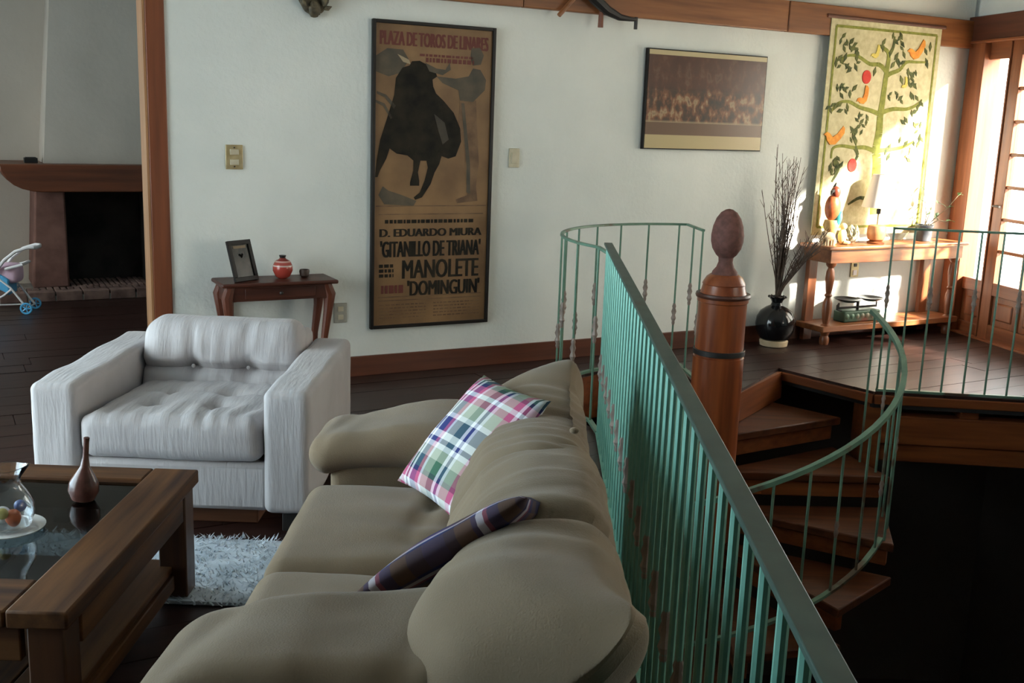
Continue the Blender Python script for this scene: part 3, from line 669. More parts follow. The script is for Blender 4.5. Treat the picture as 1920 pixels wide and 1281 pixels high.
def stroke(mb, pts, w):                               # flat embroidered band
    for i in range(len(pts)-1):
        (xa, za), (xb, zb) = pts[i], pts[i+1]; wa, wb = (w[i], w[i+1]) if isinstance(w, list) else (w, w)
        dx, dz = xb-xa, zb-za; L = math.hypot(dx, dz) or 1; nxx, nzz = -dz/L, dx/L
        va = tz(xa, za)-.0062; vb = tz(xb, zb)-.0062
        P = [(xa-nxx*wa/2, va, za-nzz*wa/2), (xb-nxx*wb/2, vb, zb-nzz*wb/2), (xb+nxx*wb/2, vb, zb+nzz*wb/2), (xa+nxx*wa/2, va, za+nzz*wa/2)]
        P += [(p[0], p[1]-.003, p[2]) for p in P]
        mb.add(P, [(3, 2, 1, 0), (4, 5, 6, 7), (0, 1, 5, 4), (1, 2, 6, 5), (2, 3, 7, 6), (3, 0, 4, 7)])
    return mb
def smoothline(pts, n=4):
    out = []
    for i in range(len(pts)-1):
        p0, p1, p2, p3 = pts[max(i-1, 0)], pts[i], pts[i+1], pts[min(i+2, len(pts)-1)]
        for k in range(n):
            u = k/n; out.append(tuple(.5*(2*p1[c]+(p2[c]-p0[c])*u+(2*p0[c]-5*p1[c]+4*p2[c]-p3[c])*u*u+(3*p1[c]-p0[c]-3*p2[c]+p3[c])*u**3) for c in (0, 1)))
    return out+[pts[-1]]
trunk = smoothline([(0.62, .95), (0.602, 1.335), (0.577, 1.442), (0.590, 1.568), (0.585, 1.692), (0.593, 1.816), (0.601, 2.001), (0.606, 2.148), (0.546, 2.193)])
wl = [.10-.075*i/(len(trunk)-1) for i in range(len(trunk))]
obj('tree_trunk', stroke(MB(), trunk, wl), olive, ta, 0, 0)
for br in ([(0.597, 2.026), (0.521, 2.07), (0.417, 2.071), (0.291, 2.118), (0.19, 2.118), (0.119, 2.084)], [(0.546, 2.193), (0.501, 2.208)], [(0.62, 2.0), (0.652, 2.016), (0.736, 2.045), (0.799, 2.104), (0.907, 2.11), (1.016, 2.116)], [(0.599, 2.136), (0.642, 2.199), (0.647, 2.284)],
           [(0.592, 1.705), (0.483, 1.732), (0.359, 1.752), (0.234, 1.79), (0.135, 1.774), (0.076, 1.712)], [(0.59, 1.72), (0.709, 1.752), (0.853, 1.757), (0.957, 1.793), (1.006, 1.832)], [(0.579, 1.429), (0.452, 1.458), (0.331, 1.456), (0.209, 1.466), (0.128, 1.446), (0.12, 1.372)],
           [(0.59, 1.435), (0.755, 1.451), (0.861, 1.472), (0.965, 1.513)], [(.34, 1.46), (.38, 1.40), (.34, 1.34)], [(.15, 1.37), (.2, 1.3), (.15, 1.2)], [(.6, 1.05), (.45, 1.08), (.33, 1.03)]):
    L = smoothline(br); obj('tree_branch', stroke(MB(), L, [.036-.022*i/(len(L)-1) for i in range(len(L))]), olive if len(br) > 3 else dgreen, ta, 0, 0)
for cx, cz in ((0.396, 1.975), (0.331, 1.325)):
    mb = MB(); mb.prism([(cx+.045*math.cos(k*PI/9), cz+.05*math.sin(k*PI/9)) for k in range(18)], tz(cx, cz)-.0115, tz(cx, cz)-.0062, 'y'); obj('fruit', mb, redw, ta, .001)
BIRD = [(-1.05, .22), (-.78, .42), (-.5, .36), (-.15, .12), (.25, .40), (.72, 1.05), (.92, .9), (.95, .55), (.62, .05), (.2, -.38), (-.3, -.46), (-.68, -.18), (-.8, .1)]
for cx, cz, sc_, an, mt in ((.895, 2.175, .095, .1, orange), (.39, 1.82, .075, .55, orange), (.125, 1.515, .10, -.1, orange), (.475, 2.145, .055, .5, yel), (.81, 1.94, .045, .8, yel), (.93, 1.41, .045, .6, yel)):
    mb = MB(); ca, sa = math.cos(an), math.sin(an)
    mb.prism([(cx+sc_*(x*ca-z*sa), cz+sc_*(x*sa+z*ca)) for x, z in BIRD], tz(cx, cz)-.0125, tz(cx, cz)-.0062, 'y'); obj('bird', mb, mt, ta)
lv = [(0.129, 2.256), (0.154, 2.199), (0.209, 2.22), (0.207, 2.173), (0.258, 2.17), (0.269, 2.153), (0.109, 2.096), (0.109, 2.036), (0.129, 2.073), (0.182, 2.046), (0.21, 2.03), (0.276, 2.039), (0.628, 2.289), (0.701, 2.276), (0.734, 2.235), (0.54, 2.235), (0.994, 2.195), (1.015, 2.122), (0.72, 2.093), (0.66, 2.078), (0.828, 2.037), (0.867, 2.015), (0.911, 2.029), (0.882, 1.978), (0.861, 1.939), (0.906, 1.942), (0.837, 1.976), (0.766, 1.972), (0.666, 1.863), (0.727, 1.871), (0.79, 1.812), (0.902, 1.854), (0.949, 1.843), (1.011, 1.801), (0.913, 1.728), (0.857, 1.675), (0.145, 1.889), (0.204, 1.886), (0.243, 1.845), (0.161, 1.83), (0.087, 1.761), (0.067, 1.724), (0.159, 1.721), (0.218, 1.717), (0.358, 1.691), (0.446, 1.681), (0.39, 1.649), (0.412, 1.619), (0.361, 1.611), (0.295, 1.591), (0.34, 1.574), (0.297, 1.511), (0.188, 1.373), (0.22, 1.324), (0.12, 1.311), (0.184, 1.274), (0.981, 1.59), (1.019, 1.642), (1.026, 1.54), (0.967, 1.5), (0.716, 1.469), (0.685, 1.437), (0.817, 1.522), (0.884, 1.498), (0.718, 1.393), (0.932, 1.371), (0.275, 2.105), (0.232, 2.174), (0.476, 2.019), (0.686, 2.141), (0.764, 2.157)]
rl = random.Random(4)
for x, z in lv+[(x+rl.uniform(-.05, .05), z+rl.uniform(-.05, .05)) for x, z in lv[:60]]:
    a = rl.uniform(.3, 2.6); L = rl.uniform(.024, .038); w = L*.45; ca, sa = math.cos(a), math.sin(a)
    pl = [(x+ca*L, z+sa*L), (x-sa*w, z+ca*w), (x-ca*L, z-sa*L), (x+sa*w, z-ca*w)]
    mb = MB(); mb.prism(pl, tz(x, z)-.010, tz(x, z)-.006, 'y'); obj('leaf', mb, dgreen, ta, 0, 0)
for a, b_ in (((.05, .86), (.05, 2.32)), ((.05, 2.32), (1.10, 2.32)), ((1.10, 2.32), (1.10, .86)), ((.05, .86), (1.10, .86))):
    n_ = 10; obj('border_stitch', stroke(MB(), [(a[0]+(b_[0]-a[0])*k/n_, a[1]+(b_[1]-a[1])*k/n_) for k in range(n_+1)], .018), olive, ta, 0, 0)

# switches and sockets
def plate(name, label, cat, s, z, w, h, mt, holes):
    t_ = thing(name, label, cat, W(s, -.001, z), AZ); mb = MB(); mb.box(-w/2, w/2, -.009, 0, -h/2, h/2); obj('plate', mb, mt, t_, .003)
    for x, zz, ww, hh, nm, m2 in holes: mb = MB(); mb.box(x-ww/2, x+ww/2, -.015, -.008, zz-hh/2, zz+hh/2); obj(nm, mb, m2, t_, .002)
plate('light_switch', 'brass double light switch on the wall above the small side table', 'light switch', -.725, 1.315, .095, .135, M['brass'], [(-.0, .028, .05, .03, 'rocker', M['cream']), (0, -.028, .05, .03, 'rocker', M['cream']), (0, .052, .008, .008, 'screw', M['blackmatt']), (0, -.052, .008, .008, 'screw', M['blackmatt'])])
plate('light_switch', 'cream switch plate on the wall just beside the tall poster', 'light switch', 1.045, 1.335, .075, .12, M['cream'], [(0, 0, .045, .07, 'rocker', M['cream'])])
plate('wall_socket', 'grey wall socket low beside the small side table', 'socket', -.105, .40, .08, .12, mottled('grey_plate', (.3, .29, .25), (.36, .35, .3), (20, 20, 20), .5), [(0, .025, .035, .03, 'outlet', M['cream']), (0, -.025, .035, .03, 'outlet', M['cream'])])
plate('wall_socket', 'tan wall socket under the console table behind the old scale', 'socket', 4.12, .52, .085, .13, M['brass'], [(0, .03, .03, .025, 'outlet', M['blackmatt']), (0, -.03, .04, .04, 'plug', M['white'])])

# carved wall ornament and old wooden tool hung at the top
orn = thing('carved_wall_ornament', 'dark carved foliate ornament hung high above the poster', 'ornament', W(-.27, -.004, 2.12), AZ)
mb = MB(); ro_ = random.Random(2)
def oval(cx, cz, rx, rz, y0, y1): mb.prism([(cx+rx*math.cos(k*PI/6), cz+rz*math.sin(k*PI/6)) for k in range(12)], y0, y1, 'y')
oval(0, .14, .10, .16, -.03, 0); oval(0, .02, .035, .05, -.045, -.005)
obj('backplate', mb, mottled('dark_carved_wood', (.035, .028, .016), (.11, .085, .045), (30, 30, 30), .6, 5, .5, .006), orn, .012)
mb = MB()
for k in range(26):
    a = ro_.uniform(0, 6.28); r = ro_.uniform(.02, .11); x, z = r*math.cos(a), .13+r*1.5*math.sin(a); l_ = ro_.uniform(.02, .04); b_ = ro_.uniform(0, 6.28)
    mb.prism([(x+l_*math.cos(b_), z+l_*math.sin(b_)), (x-l_*.5*math.sin(b_), z+l_*.5*math.cos(b_)), (x-l_*math.cos(b_), z-l_*math.sin(b_)), (x+l_*.5*math.sin(b_), z-l_*.5*math.cos(b_))], -.06+ro_.uniform(0, .02), -.025, 'y')
o = obj('carving', mb, mottled('dark_carved_leaf', (.04, .032, .018), (.14, .11, .06), (30, 30, 30), .6), orn, .004)
tl = thing('old_wooden_tool', 'old wooden farm tool with dark curved bar hung on the timber band', 'tool', W(1.40, -.06, 2.225), AZ)
mb = MB(); mb.tube([(-.12, -.03, -.01), (.02, -.03, .14), (.2, -.03, .34)], [.014, .017, .017], 8); obj('shaft', mb, M['beam'], tl)
mb = MB(); mb.tube([(-.02, -.05, .30), (.05, -.05, .18), (.12, -.05, .11), (.22, -.05, .045), (.32, -.05, .01), (.40, -.05, .005), (.445, -.05, .005)], [.03, .036, .036, .032, .022, .015, .012], 8); mb.tube([(.445, -.05, .02), (.445, -.05, -.055)], .012, 8)
o = obj('curved_bar', mb, M['blackmatt'], tl)
mb = MB(); mb.tube([(.19, -.03, .06), (.19, -.03, -.06)], [.014, .018], 8); obj('peg', mb, M['post'], tl)

# ------------------------------------------------------------------ console table, vase and what stands on it
ct = thing('console_table', 'honey wood console table with turned front legs under the tapestry', 'console table', W(3.56, -.30), AZ)
L, DP, HT = 1.42, .28, .745
mb = MB(); mb.box(-.05, L+.03, -.03, DP, HT-.028, HT); obj('tabletop', mb, M['cons'], ct, .008)
mb = MB(); mb.box(0, L, 0, .022, HT-.128, HT-.028).box(0, .022, .022, DP, HT-.128, HT-.028).box(L-.022, L, .022, DP, HT-.128, HT-.028); obj('apron', mb, M['cons'], ct, .003)
mb = MB(); mb.box(-.02, L+.02, -.01, DP, .10, .145); obj('shelf', mb, M['cons'], ct, .006)
lp_ = [(.030, .0), (.036, .02), (.036, .05), (.026, .07), (.040, .10), (.040, .145), (.022, .16), (.030, .19), (.036, .26), (.034, .32), (.020, .36), (.030, .375), (.020, .39), (.026, .43), (.034, .50), (.030, .55), (.020, .58), (.036, .60), (.040, .62)]
for x in (.045, L-.05): mb = MB(); mb.lathe(lp_, 18, (x, .035, 0)); obj('leg', mb, M['consz'], ct)
for x in (.02, L-.16): mb = MB(); mb.box(x, x+.085, DP-.05, DP-.01, 0, HT-.028); obj('leg', mb, M['consz'], ct, .004)
def onT(s, d=.14): return W(3.56+s, -.30+d, HT)

# parrot figurine
pf = thing('parrot_figurine', 'painted parrot figurine in orange and teal at the table end', 'figurine', onT(.10, .13), AZ)
mb = MB(); mb.lathe([(.045, 0), (.052, .01), (.05, .03), (.035, .06), (.045, .10), (.06, .14), (.05, .18)], 16); obj('base', mb, mottled('ochre_clay', (.38, .22, .06), (.5, .32, .12), (30, 30, 30), .6), pf)
def egg(c, rx, ry, rz, n=10, tilt=0):
    q = MB(); R_ = Matrix.Rotation(tilt, 3, 'Y'); q.cubegrid(n, lambda p: Vector(c)+R_ @ Vector((p.normalized().x*rx, p.normalized().y*ry, p.normalized().z*rz))); return q
obj('wing', egg((.03, -.02, .19), .03, .045, .07, 8, .3), mottled('teal_glaze', (.03, .20, .19), (.06, .28, .26), (20, 20, 20), .3), pf)
obj('body', egg((0, 0, .27), .06, .055, .10), mottled('orange_glaze', (.34, .07, .025), (.5, .13, .04), (25, 25, 25), .35), pf)
obj('head', egg((.005, -.01, .385), .036, .036, .045), mottled('brick_glaze', (.25, .05, .03), (.34, .08, .04), (25, 25, 25), .35), pf)
mb = MB(); mb.tube([(-.02, -.015, .395), (-.05, -.025, .39), (-.058, -.028, .365)], [.016, .011, .003], 8); mb.tube([(0, 0, .42), (.012, 0, .455)], [.015, .004], 6); obj('beak', mb, M['blackmatt'], pf)
mb = MB(); mb.tube([(.02, .02, .2), (.05, .05, .10), (.055, .06, .03)], [.02, .018, .006], 8); obj('tail', mb, mottled('teal_glaze_dark', (.02, .12, .12), (.04, .18, .17), (20, 20, 20), .35), pf)
# small elephant figurine
ef = thing('animal_figurine', 'small grey and cream animal figurine in front of the parrot', 'figurine', onT(.02, .055), AZ)
gm = mottled('cream_brown_clay', (.34, .24, .13), (.55, .45, .3), (20, 20, 20), .6)
obj('body', egg((0, 0, .065), .05, .03, .034), gm, ef); obj('head', egg((-.05, 0, .085), .026, .024, .026), gm, ef)
for x in (-.03, .03):
    for y in (-.016, .016): mb = MB(); mb.tube([(x, y, .05), (x, y, 0)], [.012, .011], 8); obj('leg', mb, gm, ef)
mb = MB(); mb.tube([(-.07, 0, .08), (-.085, 0, .05), (-.083, 0, .02)], [.01, .008, .005], 8); obj('trunk', mb, gm, ef)
# cream sitting figurine
sf = thing('seated_figurine', 'pale yellow seated figurine beside the parrot', 'figurine', onT(.185, .09), AZ)
cy_ = mottled('cream_yellow_glaze', (.55, .43, .2), (.66, .55, .32), (20, 20, 20), .4)
obj('body', egg((0, 0, .06), .035, .03, .06), cy_, sf); obj('head', egg((0, -.005, .135), .024, .024, .026), cy_, sf)
mb = MB(); mb.tube([(0, -.02, .02), (.05, -.03, .014)], [.016, .012], 8); obj('leg', mb, cy_, sf); mb = MB(); mb.tube([(0, -.02, .02), (.02, -.045, .014)], [.016, .012], 8); obj('leg', mb, cy_, sf)
# artichoke ornament
ar = thing('artichoke_ornament', 'grey-green ceramic artichoke between the figurines and the lamp', 'ornament', onT(.33, .15), AZ)
gm2 = mottled('grey_green_glaze', (.22, .22, .14), (.42, .40, .28), (20, 20, 20), .5)
mb = MB(); mb.lathe([(.025, 0), (.05, .02), (.058, .05), (.045, .09), (.02, .125), (.003, .14)], 16); obj('body', mb, gm2, ar)
for ring, (r, z, n_, l_) in enumerate(((.056, .02, 9, .05), (.056, .05, 9, .06), (.044, .08, 8, .06))):
    for k in range(n_):
        a = 2*PI*(k+.5*(ring % 2))/n_; c, s_ = math.cos(a), math.sin(a)
        mb = MB(); P = [(r*c-.016*s_, r*s_+.016*c, z), (r*c+.016*s_, r*s_-.016*c, z), ((r+.012)*c, (r+.012)*s_, z+l_*.5), ((r-.004)*c, (r-.004)*s_, z+l_)]
        mb.add(P, [(0, 1, 2), (0, 2, 3), (1, 3, 2)]); obj('leaf', mb, gm2, ar, 0, 0)
# lamp
lm = thing('table_lamp', 'terracotta table lamp with a white conical shade', 'lamp', onT(.52, .075), AZ)
terr = mottled('terracotta', (.36, .14, .05), (.52, .25, .11), (14, 14, 14), .5)
mb = MB(); mb.lathe([(.062, 0), (.065, .012), (.05, .022)], 24); obj('base', mb, M['consz'], lm)
mb = MB(); mb.lathe([(.04, .02), (.062, .035), (.07, .07), (.07, .11), (.064, .135), (.05, .142), (.018, .146)], 24); obj('body', mb, terr, lm)
mb = MB(); mb.tube([(0, 0, .145), (0, 0, .36)], .007, 8); obj('stem', mb, M['brass'], lm)
mb = MB(); mb.lathe([(.016, .225), (.018, .26), (.012, .265)], 12); obj('socket', mb, M['blackmatt'], lm)
shade = plain('white_shade_cloth', (.72, .66, .62), .9)
n_ = 32; mb = MB()
for r, z in ((.130, .275), (.068, .52), (.065, .52), (.127, .275)):
    for k in range(n_): mb.v.append((r*math.cos(2*PI*k/n_), r*math.sin(2*PI*k/n_), z))
for i in range(4):
    for k in range(n_): mb.f.append((i*n_+k, i*n_+(k+1) % n_, ((i+1) % 4)*n_+(k+1) % n_, ((i+1) % 4)*n_+k))
for an in (0, 2.1, 4.2): mb.tube([(0, 0, .34), (.113*math.cos(an), .113*math.sin(an), .36)], .002, 4)
obj('shade', mb, shade, lm)
# glass bowl
gb = MB(); n_ = 24
for r, z in ((.03, .0), (.055, .012), (.085, .05), (.10, .085), (.097, .085), (.08, .05), (.05, .017), (.0005, .012)):
    for k in range(n_): gb.v.append((r*math.cos(2*PI*k/n_), r*math.sin(2*PI*k/n_), z))
for i in range(7):
    for k in range(n_): gb.f.append((i*n_+k, i*n_+(k+1) % n_, (i+1)*n_+(k+1) % n_, (i+1)*n_+k))
gb.f.append(tuple(range(n_))[::-1])
tag(obj('glass_bowl', gb, M['jug'], None, loc=onT(.80, .14)), 'clear glass bowl between the lamp and the potted plant', 'bowl')
# orchid in a pot
pp = thing('potted_plant', 'spindly leafy plant in a dark grey pot at the console end by the door', 'potted plant', onT(1.10, .13), AZ)
mb = MB(); mb.lathe([(.05, 0), (.055, .005), (.066, .11), (.072, .112), (.072, .13), (.064, .13), (.060, .112), (.0005, .11)], 24); obj('pot', mb, mottled('grey_pot', (.035, .04, .05), (.07, .08, .09), (10, 10, 10), .4), pp)
mb = MB(); mb.lathe([(.0605, .1), (.06, .114), (.0005, .118)], 20); obj('soil', mb, M['soot'], pp)
stem = plain('plant_stem', (.12, .09, .05), .6); lfm = mottled('plant_leaf', (.05, .13, .04), (.12, .24, .09), (10, 10, 10), .45)
rp = random.Random(6)
def leafmb(p, d, L, w, up=(0, 0, 1)):
    d = Vector(d).normalized(); sd = d.cross(Vector(up)).normalized(); nn = sd.cross(d); p = Vector(p)
    q = MB(); P = []
    for u, ww, dz in ((0, .15, 0), (.3, .9, .06), (.6, 1, .05), (1, .05, -.08)):
        for s_ in (-1, 0, 1): P.append(p+d*L*u+sd*w*ww*s_*.5+nn*(L*dz-(abs(s_)*-.12*w)))
    for i in range(3):
        for j in range(2): a = i*3+j; q.f.append((a, a+1, a+4, a+3))
    q.v = [tuple(v) for v in P]; return q
for br in ([(0, 0, .11), (.02, .01, .2), (.0, .02, .3), (-.02, .03, .40)], [(.01, 0, .11), (.10, -.02, .19), (.20, -.03, .26), (.30, -.04, .36)], [(0, 0, .11), (.05, .0, .24), (.08, .01, .32)], [(.02, 0, .11), (.09, -.05, .17), (.15, -.08, .16)]):
    mb = MB(); mb.tube(br, [.005, .004, .003, .002][:len(br)], 6); obj('stem', mb, stem, pp)
    for k in range(1, len(br)):
        for j in range(2):
            p = Vector(br[k]); a = rp.uniform(0, 6.28); obj('leaf', leafmb(p, (math.cos(a), math.sin(a), rp.uniform(-.2, .7)), rp.uniform(.05, .085), rp.uniform(.022, .034)), lfm, pp, 0, 0)
# old scale on the shelf
ks = thing('balance_scale', 'antique green balance scale with black pans on the console shelf', 'scale', W(4.02, -.17, .145), AZ)
grn = patina('chipped_green_enamel', (.035, .075, .05), (.09, .16, .11), (.20, .07, .05), .55)
mb = MB(); mb.box(-.19, .19, -.06, .06, 0, .085); obj('base', mb, grn, ks, .01)
mb = MB()
for k in range(7):
    x = -.16+k*.053; mb.lathe([(.002, -.006), (.02, -.004), (.022, .0), (.012, .008), (.002, .010)], 10, (0, 0, 0), Matrix.Translation((x, -.06, .045)) @ Matrix.Rotation(PI/2, 4, 'X'))
obj('rosettes', mb, patina('green_relief', (.08, .16, .11), (.14, .22, .16), (.28, .24, .18), .5), ks)
mb = MB(); mb.tube([(-.2, 0, .105), (.2, 0, .105)], .009, 8); mb.tube([(0, 0, .08), (0, 0, .15)], .012, 8); mb.tube([(-.2, 0, .105), (-.2, 0, .145)], .006, 6); mb.tube([(.2, 0, .105), (.2, 0, .145)], .006, 6); obj('beam', mb, M['blackmatt'], ks)
mb = MB(); mb.tube([(-.19, -.02, .085), (-.235, -.02, .10), (-.235, -.02, .13), (-.22, -.02, .14)], .008, 8); obj('lever', mb, M['blackmatt'], ks)
for x in (-.11, .12):
    mb = MB(); mb.lathe([(.02, .145), (.06, .150), (.105, .172), (.108, .176), (.06, .158), (.0005, .154)], 24, (x, 0, 0)); obj('pan', mb, M['black'], ks)
# vase with twigs
vs_ = thing('floor_vase', 'glossy black round floor vase with cream foot holding dry twigs', 'vase', tuple(W(3.20, -.165))[:2]+(0,))
mb = MB(); mb.lathe([(.085, 0), (.10, .006), (.105, .04), (.092, .05)], 28); o = obj('foot', mb, mottled('cream_foot', (.55, .42, .26), (.66, .54, .36), (10, 10, 10), .5), vs_); o['label'] = 'unglazed cream foot'
mb = MB(); mb.lathe([(.09, .045), (.115, .07), (.138, .12), (.145, .165), (.138, .215), (.115, .26), (.075, .29), (.045, .305), (.038, .325), (.045, .345), (.062, .362), (.066, .37), (.058, .37), (.035, .345), (.03, .32), (.0005, .30)], 36); obj('body', mb, M['black'], vs_)
for k in range(12):
    a = 2*PI*k/12; mb = MB(); mb.lathe([(.002, -.008), (.011, 0), (.002, .008)], 8, (.062*math.cos(a), .062*math.sin(a), .368)); obj('rim_bead', mb, M['black'], vs_)
tw = thing('dried_twigs', 'tall bundle of bare dried twigs standing in the black floor vase', 'twigs', tuple(W(3.20, -.165))[:2]+(.30,))
tm = mottled('twig_bark', (.05, .032, .024), (.13, .09, .065), (20, 20, 20), .8); rt = random.Random(11)
ext = MB()
for k in range(52):
    a = rt.uniform(0, 2*PI); sp_ = abs(rt.gauss(0, .09)); hh = rt.uniform(.55, 1.18)
    side = rt.random() < .28
    ex = Vector((math.cos(a)*sp_, math.sin(a)*sp_*.6-.05, hh))
    if side: ex = Vector((rt.uniform(.18, .34), rt.uniform(-.22, -.02), rt.uniform(.42, .62)))
    p0 = Vector((rt.uniform(-.012, .012), rt.uniform(-.012, .012), .02)); mid = p0.lerp(ex, .5)+Vector((rt.gauss(0, .02), rt.gauss(0, .015), .05))
    neck = Vector((p0.x*1.3+ex.x*.03, p0.y*1.3+ex.y*.03, .10))
    pts = [p0, neck, neck.lerp(mid, .6), mid, mid.lerp(ex, .5)+Vector((rt.gauss(0, .012), rt.gauss(0, .01), 0)), ex]
    mb = MB(); mb.tube(pts, [.004, .004, .0036, .003, .0024, .0014], 5); obj('twig', mb, tm, tw)
    for j in range(10):
        u = rt.uniform(.35, .95); i = min(4, int(u*5)); q = pts[i].lerp(pts[i+1], u*5-i); b_ = rt.uniform(0, 2*PI); l_ = rt.uniform(.03, .10)
        ext.tube([q, q+Vector((math.cos(b_)*l_*.5, math.sin(b_)*l_*.35, l_*.8))], [.0022, .001], 4)
o = obj('twiglets', ext, tm, tw, 0, 0); o['kind'] = 'stuff'

# ------------------------------------------------------------------ small side table with frame, pot and bowl
sd = thing('side_table', 'small dark wood side table with curved legs behind the armchair', 'side table', W(-.84, -.25), AZ)
L2, D2, H2 = .60, .235, .645
mb = MB(); mb.box(-.03, L2+.03, -.03, D2, H2-.022, H2); obj('tabletop', mb, M['side'], sd, .008)
mb = MB(); mb.prism([(0, H2-.022), (L2, H2-.022), (L2, H2-.11), (L2-.06, H2-.105), (.06, H2-.105), (0, H2-.11)], 0, .02, 'y'); mb.box(0, .02, .02, D2, H2-.11, H2-.022).box(L2-.02, L2, .02, D2, H2-.11, H2-.022); obj('apron', mb, M['side'], sd, .003)
mb = MB(); mb.box(.10, L2-.10, -.006, .0, H2-.092, H2-.034); dr_ = obj('drawer', mb, M['side'], sd, .003)
mb = MB(); mb.lathe([(.006, 0), (.011, .01), (.004, .016)], 10, (0, 0, 0), Matrix.Translation((L2/2, -.006, H2-.063)) @ Matrix.Rotation(PI/2, 4, 'X')); obj('knob', mb, M['blackmatt'], dr_)
for x, sx in ((.03, -1), (L2-.03, 1)):
    for y, sy in ((.025, -1), (D2-.03, 1)):
        mb = MB(); mb.tube([(x, y, H2-.022), (x+sx*.022, y+sy*.006, H2-.085), (x+sx*.014, y, H2-.18), (x-sx*.008, y, .30), (x-sx*.010, y, .12), (x+sx*.014, y, .02), (x+sx*.022, y, 0)], [.030, .034, .026, .020, .016, .017, .022], 10); obj('leg', mb, M['sidez'], sd)
def onS(s, d): return W(-.84+s, -.25+d, H2)
fr = thing('photo_frame', 'dark standing picture frame leaning back on the small side table', 'picture frame', onS(.125, .06), AZ+.50)
T_ = Matrix.Rotation(-.30, 4, 'X')
mb = MB()
for b_ in ((-.085, .085, 0, .025), (-.085, .085, .205, .23), (-.085, -.062, .025, .205), (.062, .085, .025, .205)): mb.box(b_[0], b_[1], -.012, .004, b_[2], b_[3], T_)
obj('frame', mb, M['frame'], fr, .002)
mb = MB(); mb.box(-.062, .062, -.004, 0, .025, .205, T_); obj('picture', mb, mottled('dim_photograph', (.012, .014, .012), (.05, .05, .04), (10, 10, 10), .25), fr)
mb = MB(); mb.box(-.045, .045, -.0055, -.004, .185, .20, T_); obj('label_strip', mb, plain('dull_gold', (.18, .12, .06), .5), fr)
mb = MB(); mb.tube([(0, .03, .15), (0, .09, .0)], .006, 6); obj('prop', mb, M['frame'], fr)
rpot = thing('red_pot', 'small round red and white pot on the side table', 'pot', onS(.345, .11), AZ)
m, t, b = nt('red_white_glaze'); tc = node(t, 'ShaderNodeTexCoord'); sp = node(t, 'ShaderNodeSeparateXYZ'); t.links.new(tc.outputs['Object'], sp.inputs[0])
r = ramp(t, [(0, (.36, .05, .035)), (.070, (.55, .38, .33)), (.078, (.34, .06, .045)), (.092, (.5, .3, .26)), (.1, (.20, .03, .022))], 'CONSTANT'); t.links.new(sp.outputs[2], r.inputs[0]); t.links.new(r.outputs[0], b.inputs['Base Color']); setv(b, Roughness=.25)
mb = MB(); mb.lathe([(.022, 0), (.04, .012), (.056, .045), (.056, .072), (.042, .10), (.02, .112), (.016, .118)], 28); obj('body', mb, m, rpot)
mb = MB(); mb.lathe([(.014, .114), (.018, .124), (.02, .132), (.0005, .132)], 16); obj('lid', mb, M['blackmatt'], rpot)
mb = MB(); mb.lathe([(.014, 0), (.026, .01), (.030, .035), (.027, .045), (.024, .045), (.024, .02), (.0005, .012)], 20)
tag(obj('small_cup', mb, plain('dark_brown_clay', (.045, .022, .015), .5), None, loc=onS(.475, .12)), 'small dark brown cup at the end of the side table', 'cup')

# ------------------------------------------------------------------ upholstery helpers
def sq(p, n):                                          # superquadric rounding of a cube point
    return p/((abs(p.x)**n+abs(p.y)**n+abs(p.z)**n)**(1/n))
def cushion(hx, hy, hz, r=.05, res=22, fn=None, seed=0, wr=.004, wf=5.0):
    """box with rounded edges of radius r, then shaped by fn(unit position, point) and loosened by noise"""
    q = MB(); H_ = (hx, hy, hz)
    def rm(t_, h_):                                    # a quarter of the grid lines fall in the rounded edge
        k = min(.92, max(.0, 1-r/h_)); e_ = .36 if r < h_*.4 else .5
        a_ = abs(t_); v_ = a_/(1-e_)*k if a_ < 1-e_ else k+(a_-1+e_)/e_*(1-k)
        return math.copysign(v_, t_)
    def f(p):
        v = Vector([rm(p[i], H_[i])*H_[i] for i in range(3)])
        inn = Vector([max(-max(0, H_[i]-r), min(max(0, H_[i]-r), v[i])) for i in range(3)])
        d = v-inn
        if d.length > 1e-6: v = inn+Vector([d[i]/d.length*min(r, H_[i]) for i in range(3)])
        s_ = Vector([v[i]/H_[i] for i in range(3)])
        nrm = d.normalized() if d.length > 1e-6 else Vector((0, 0, 1))
        if fn: v = fn(s_, v)
        k = noise.noise(Vector((v.x*wf+seed, v.y*wf, v.z*wf)))+.5*noise.noise(Vector((v.x*wf*2.3, v.y*wf*2.3+seed, v.z*wf*2.3)))
        return v+nrm*k*wr
    q.cubegrid(res, f); return q
def gauss(x, s_): return math.exp(-(x/s_)**2)

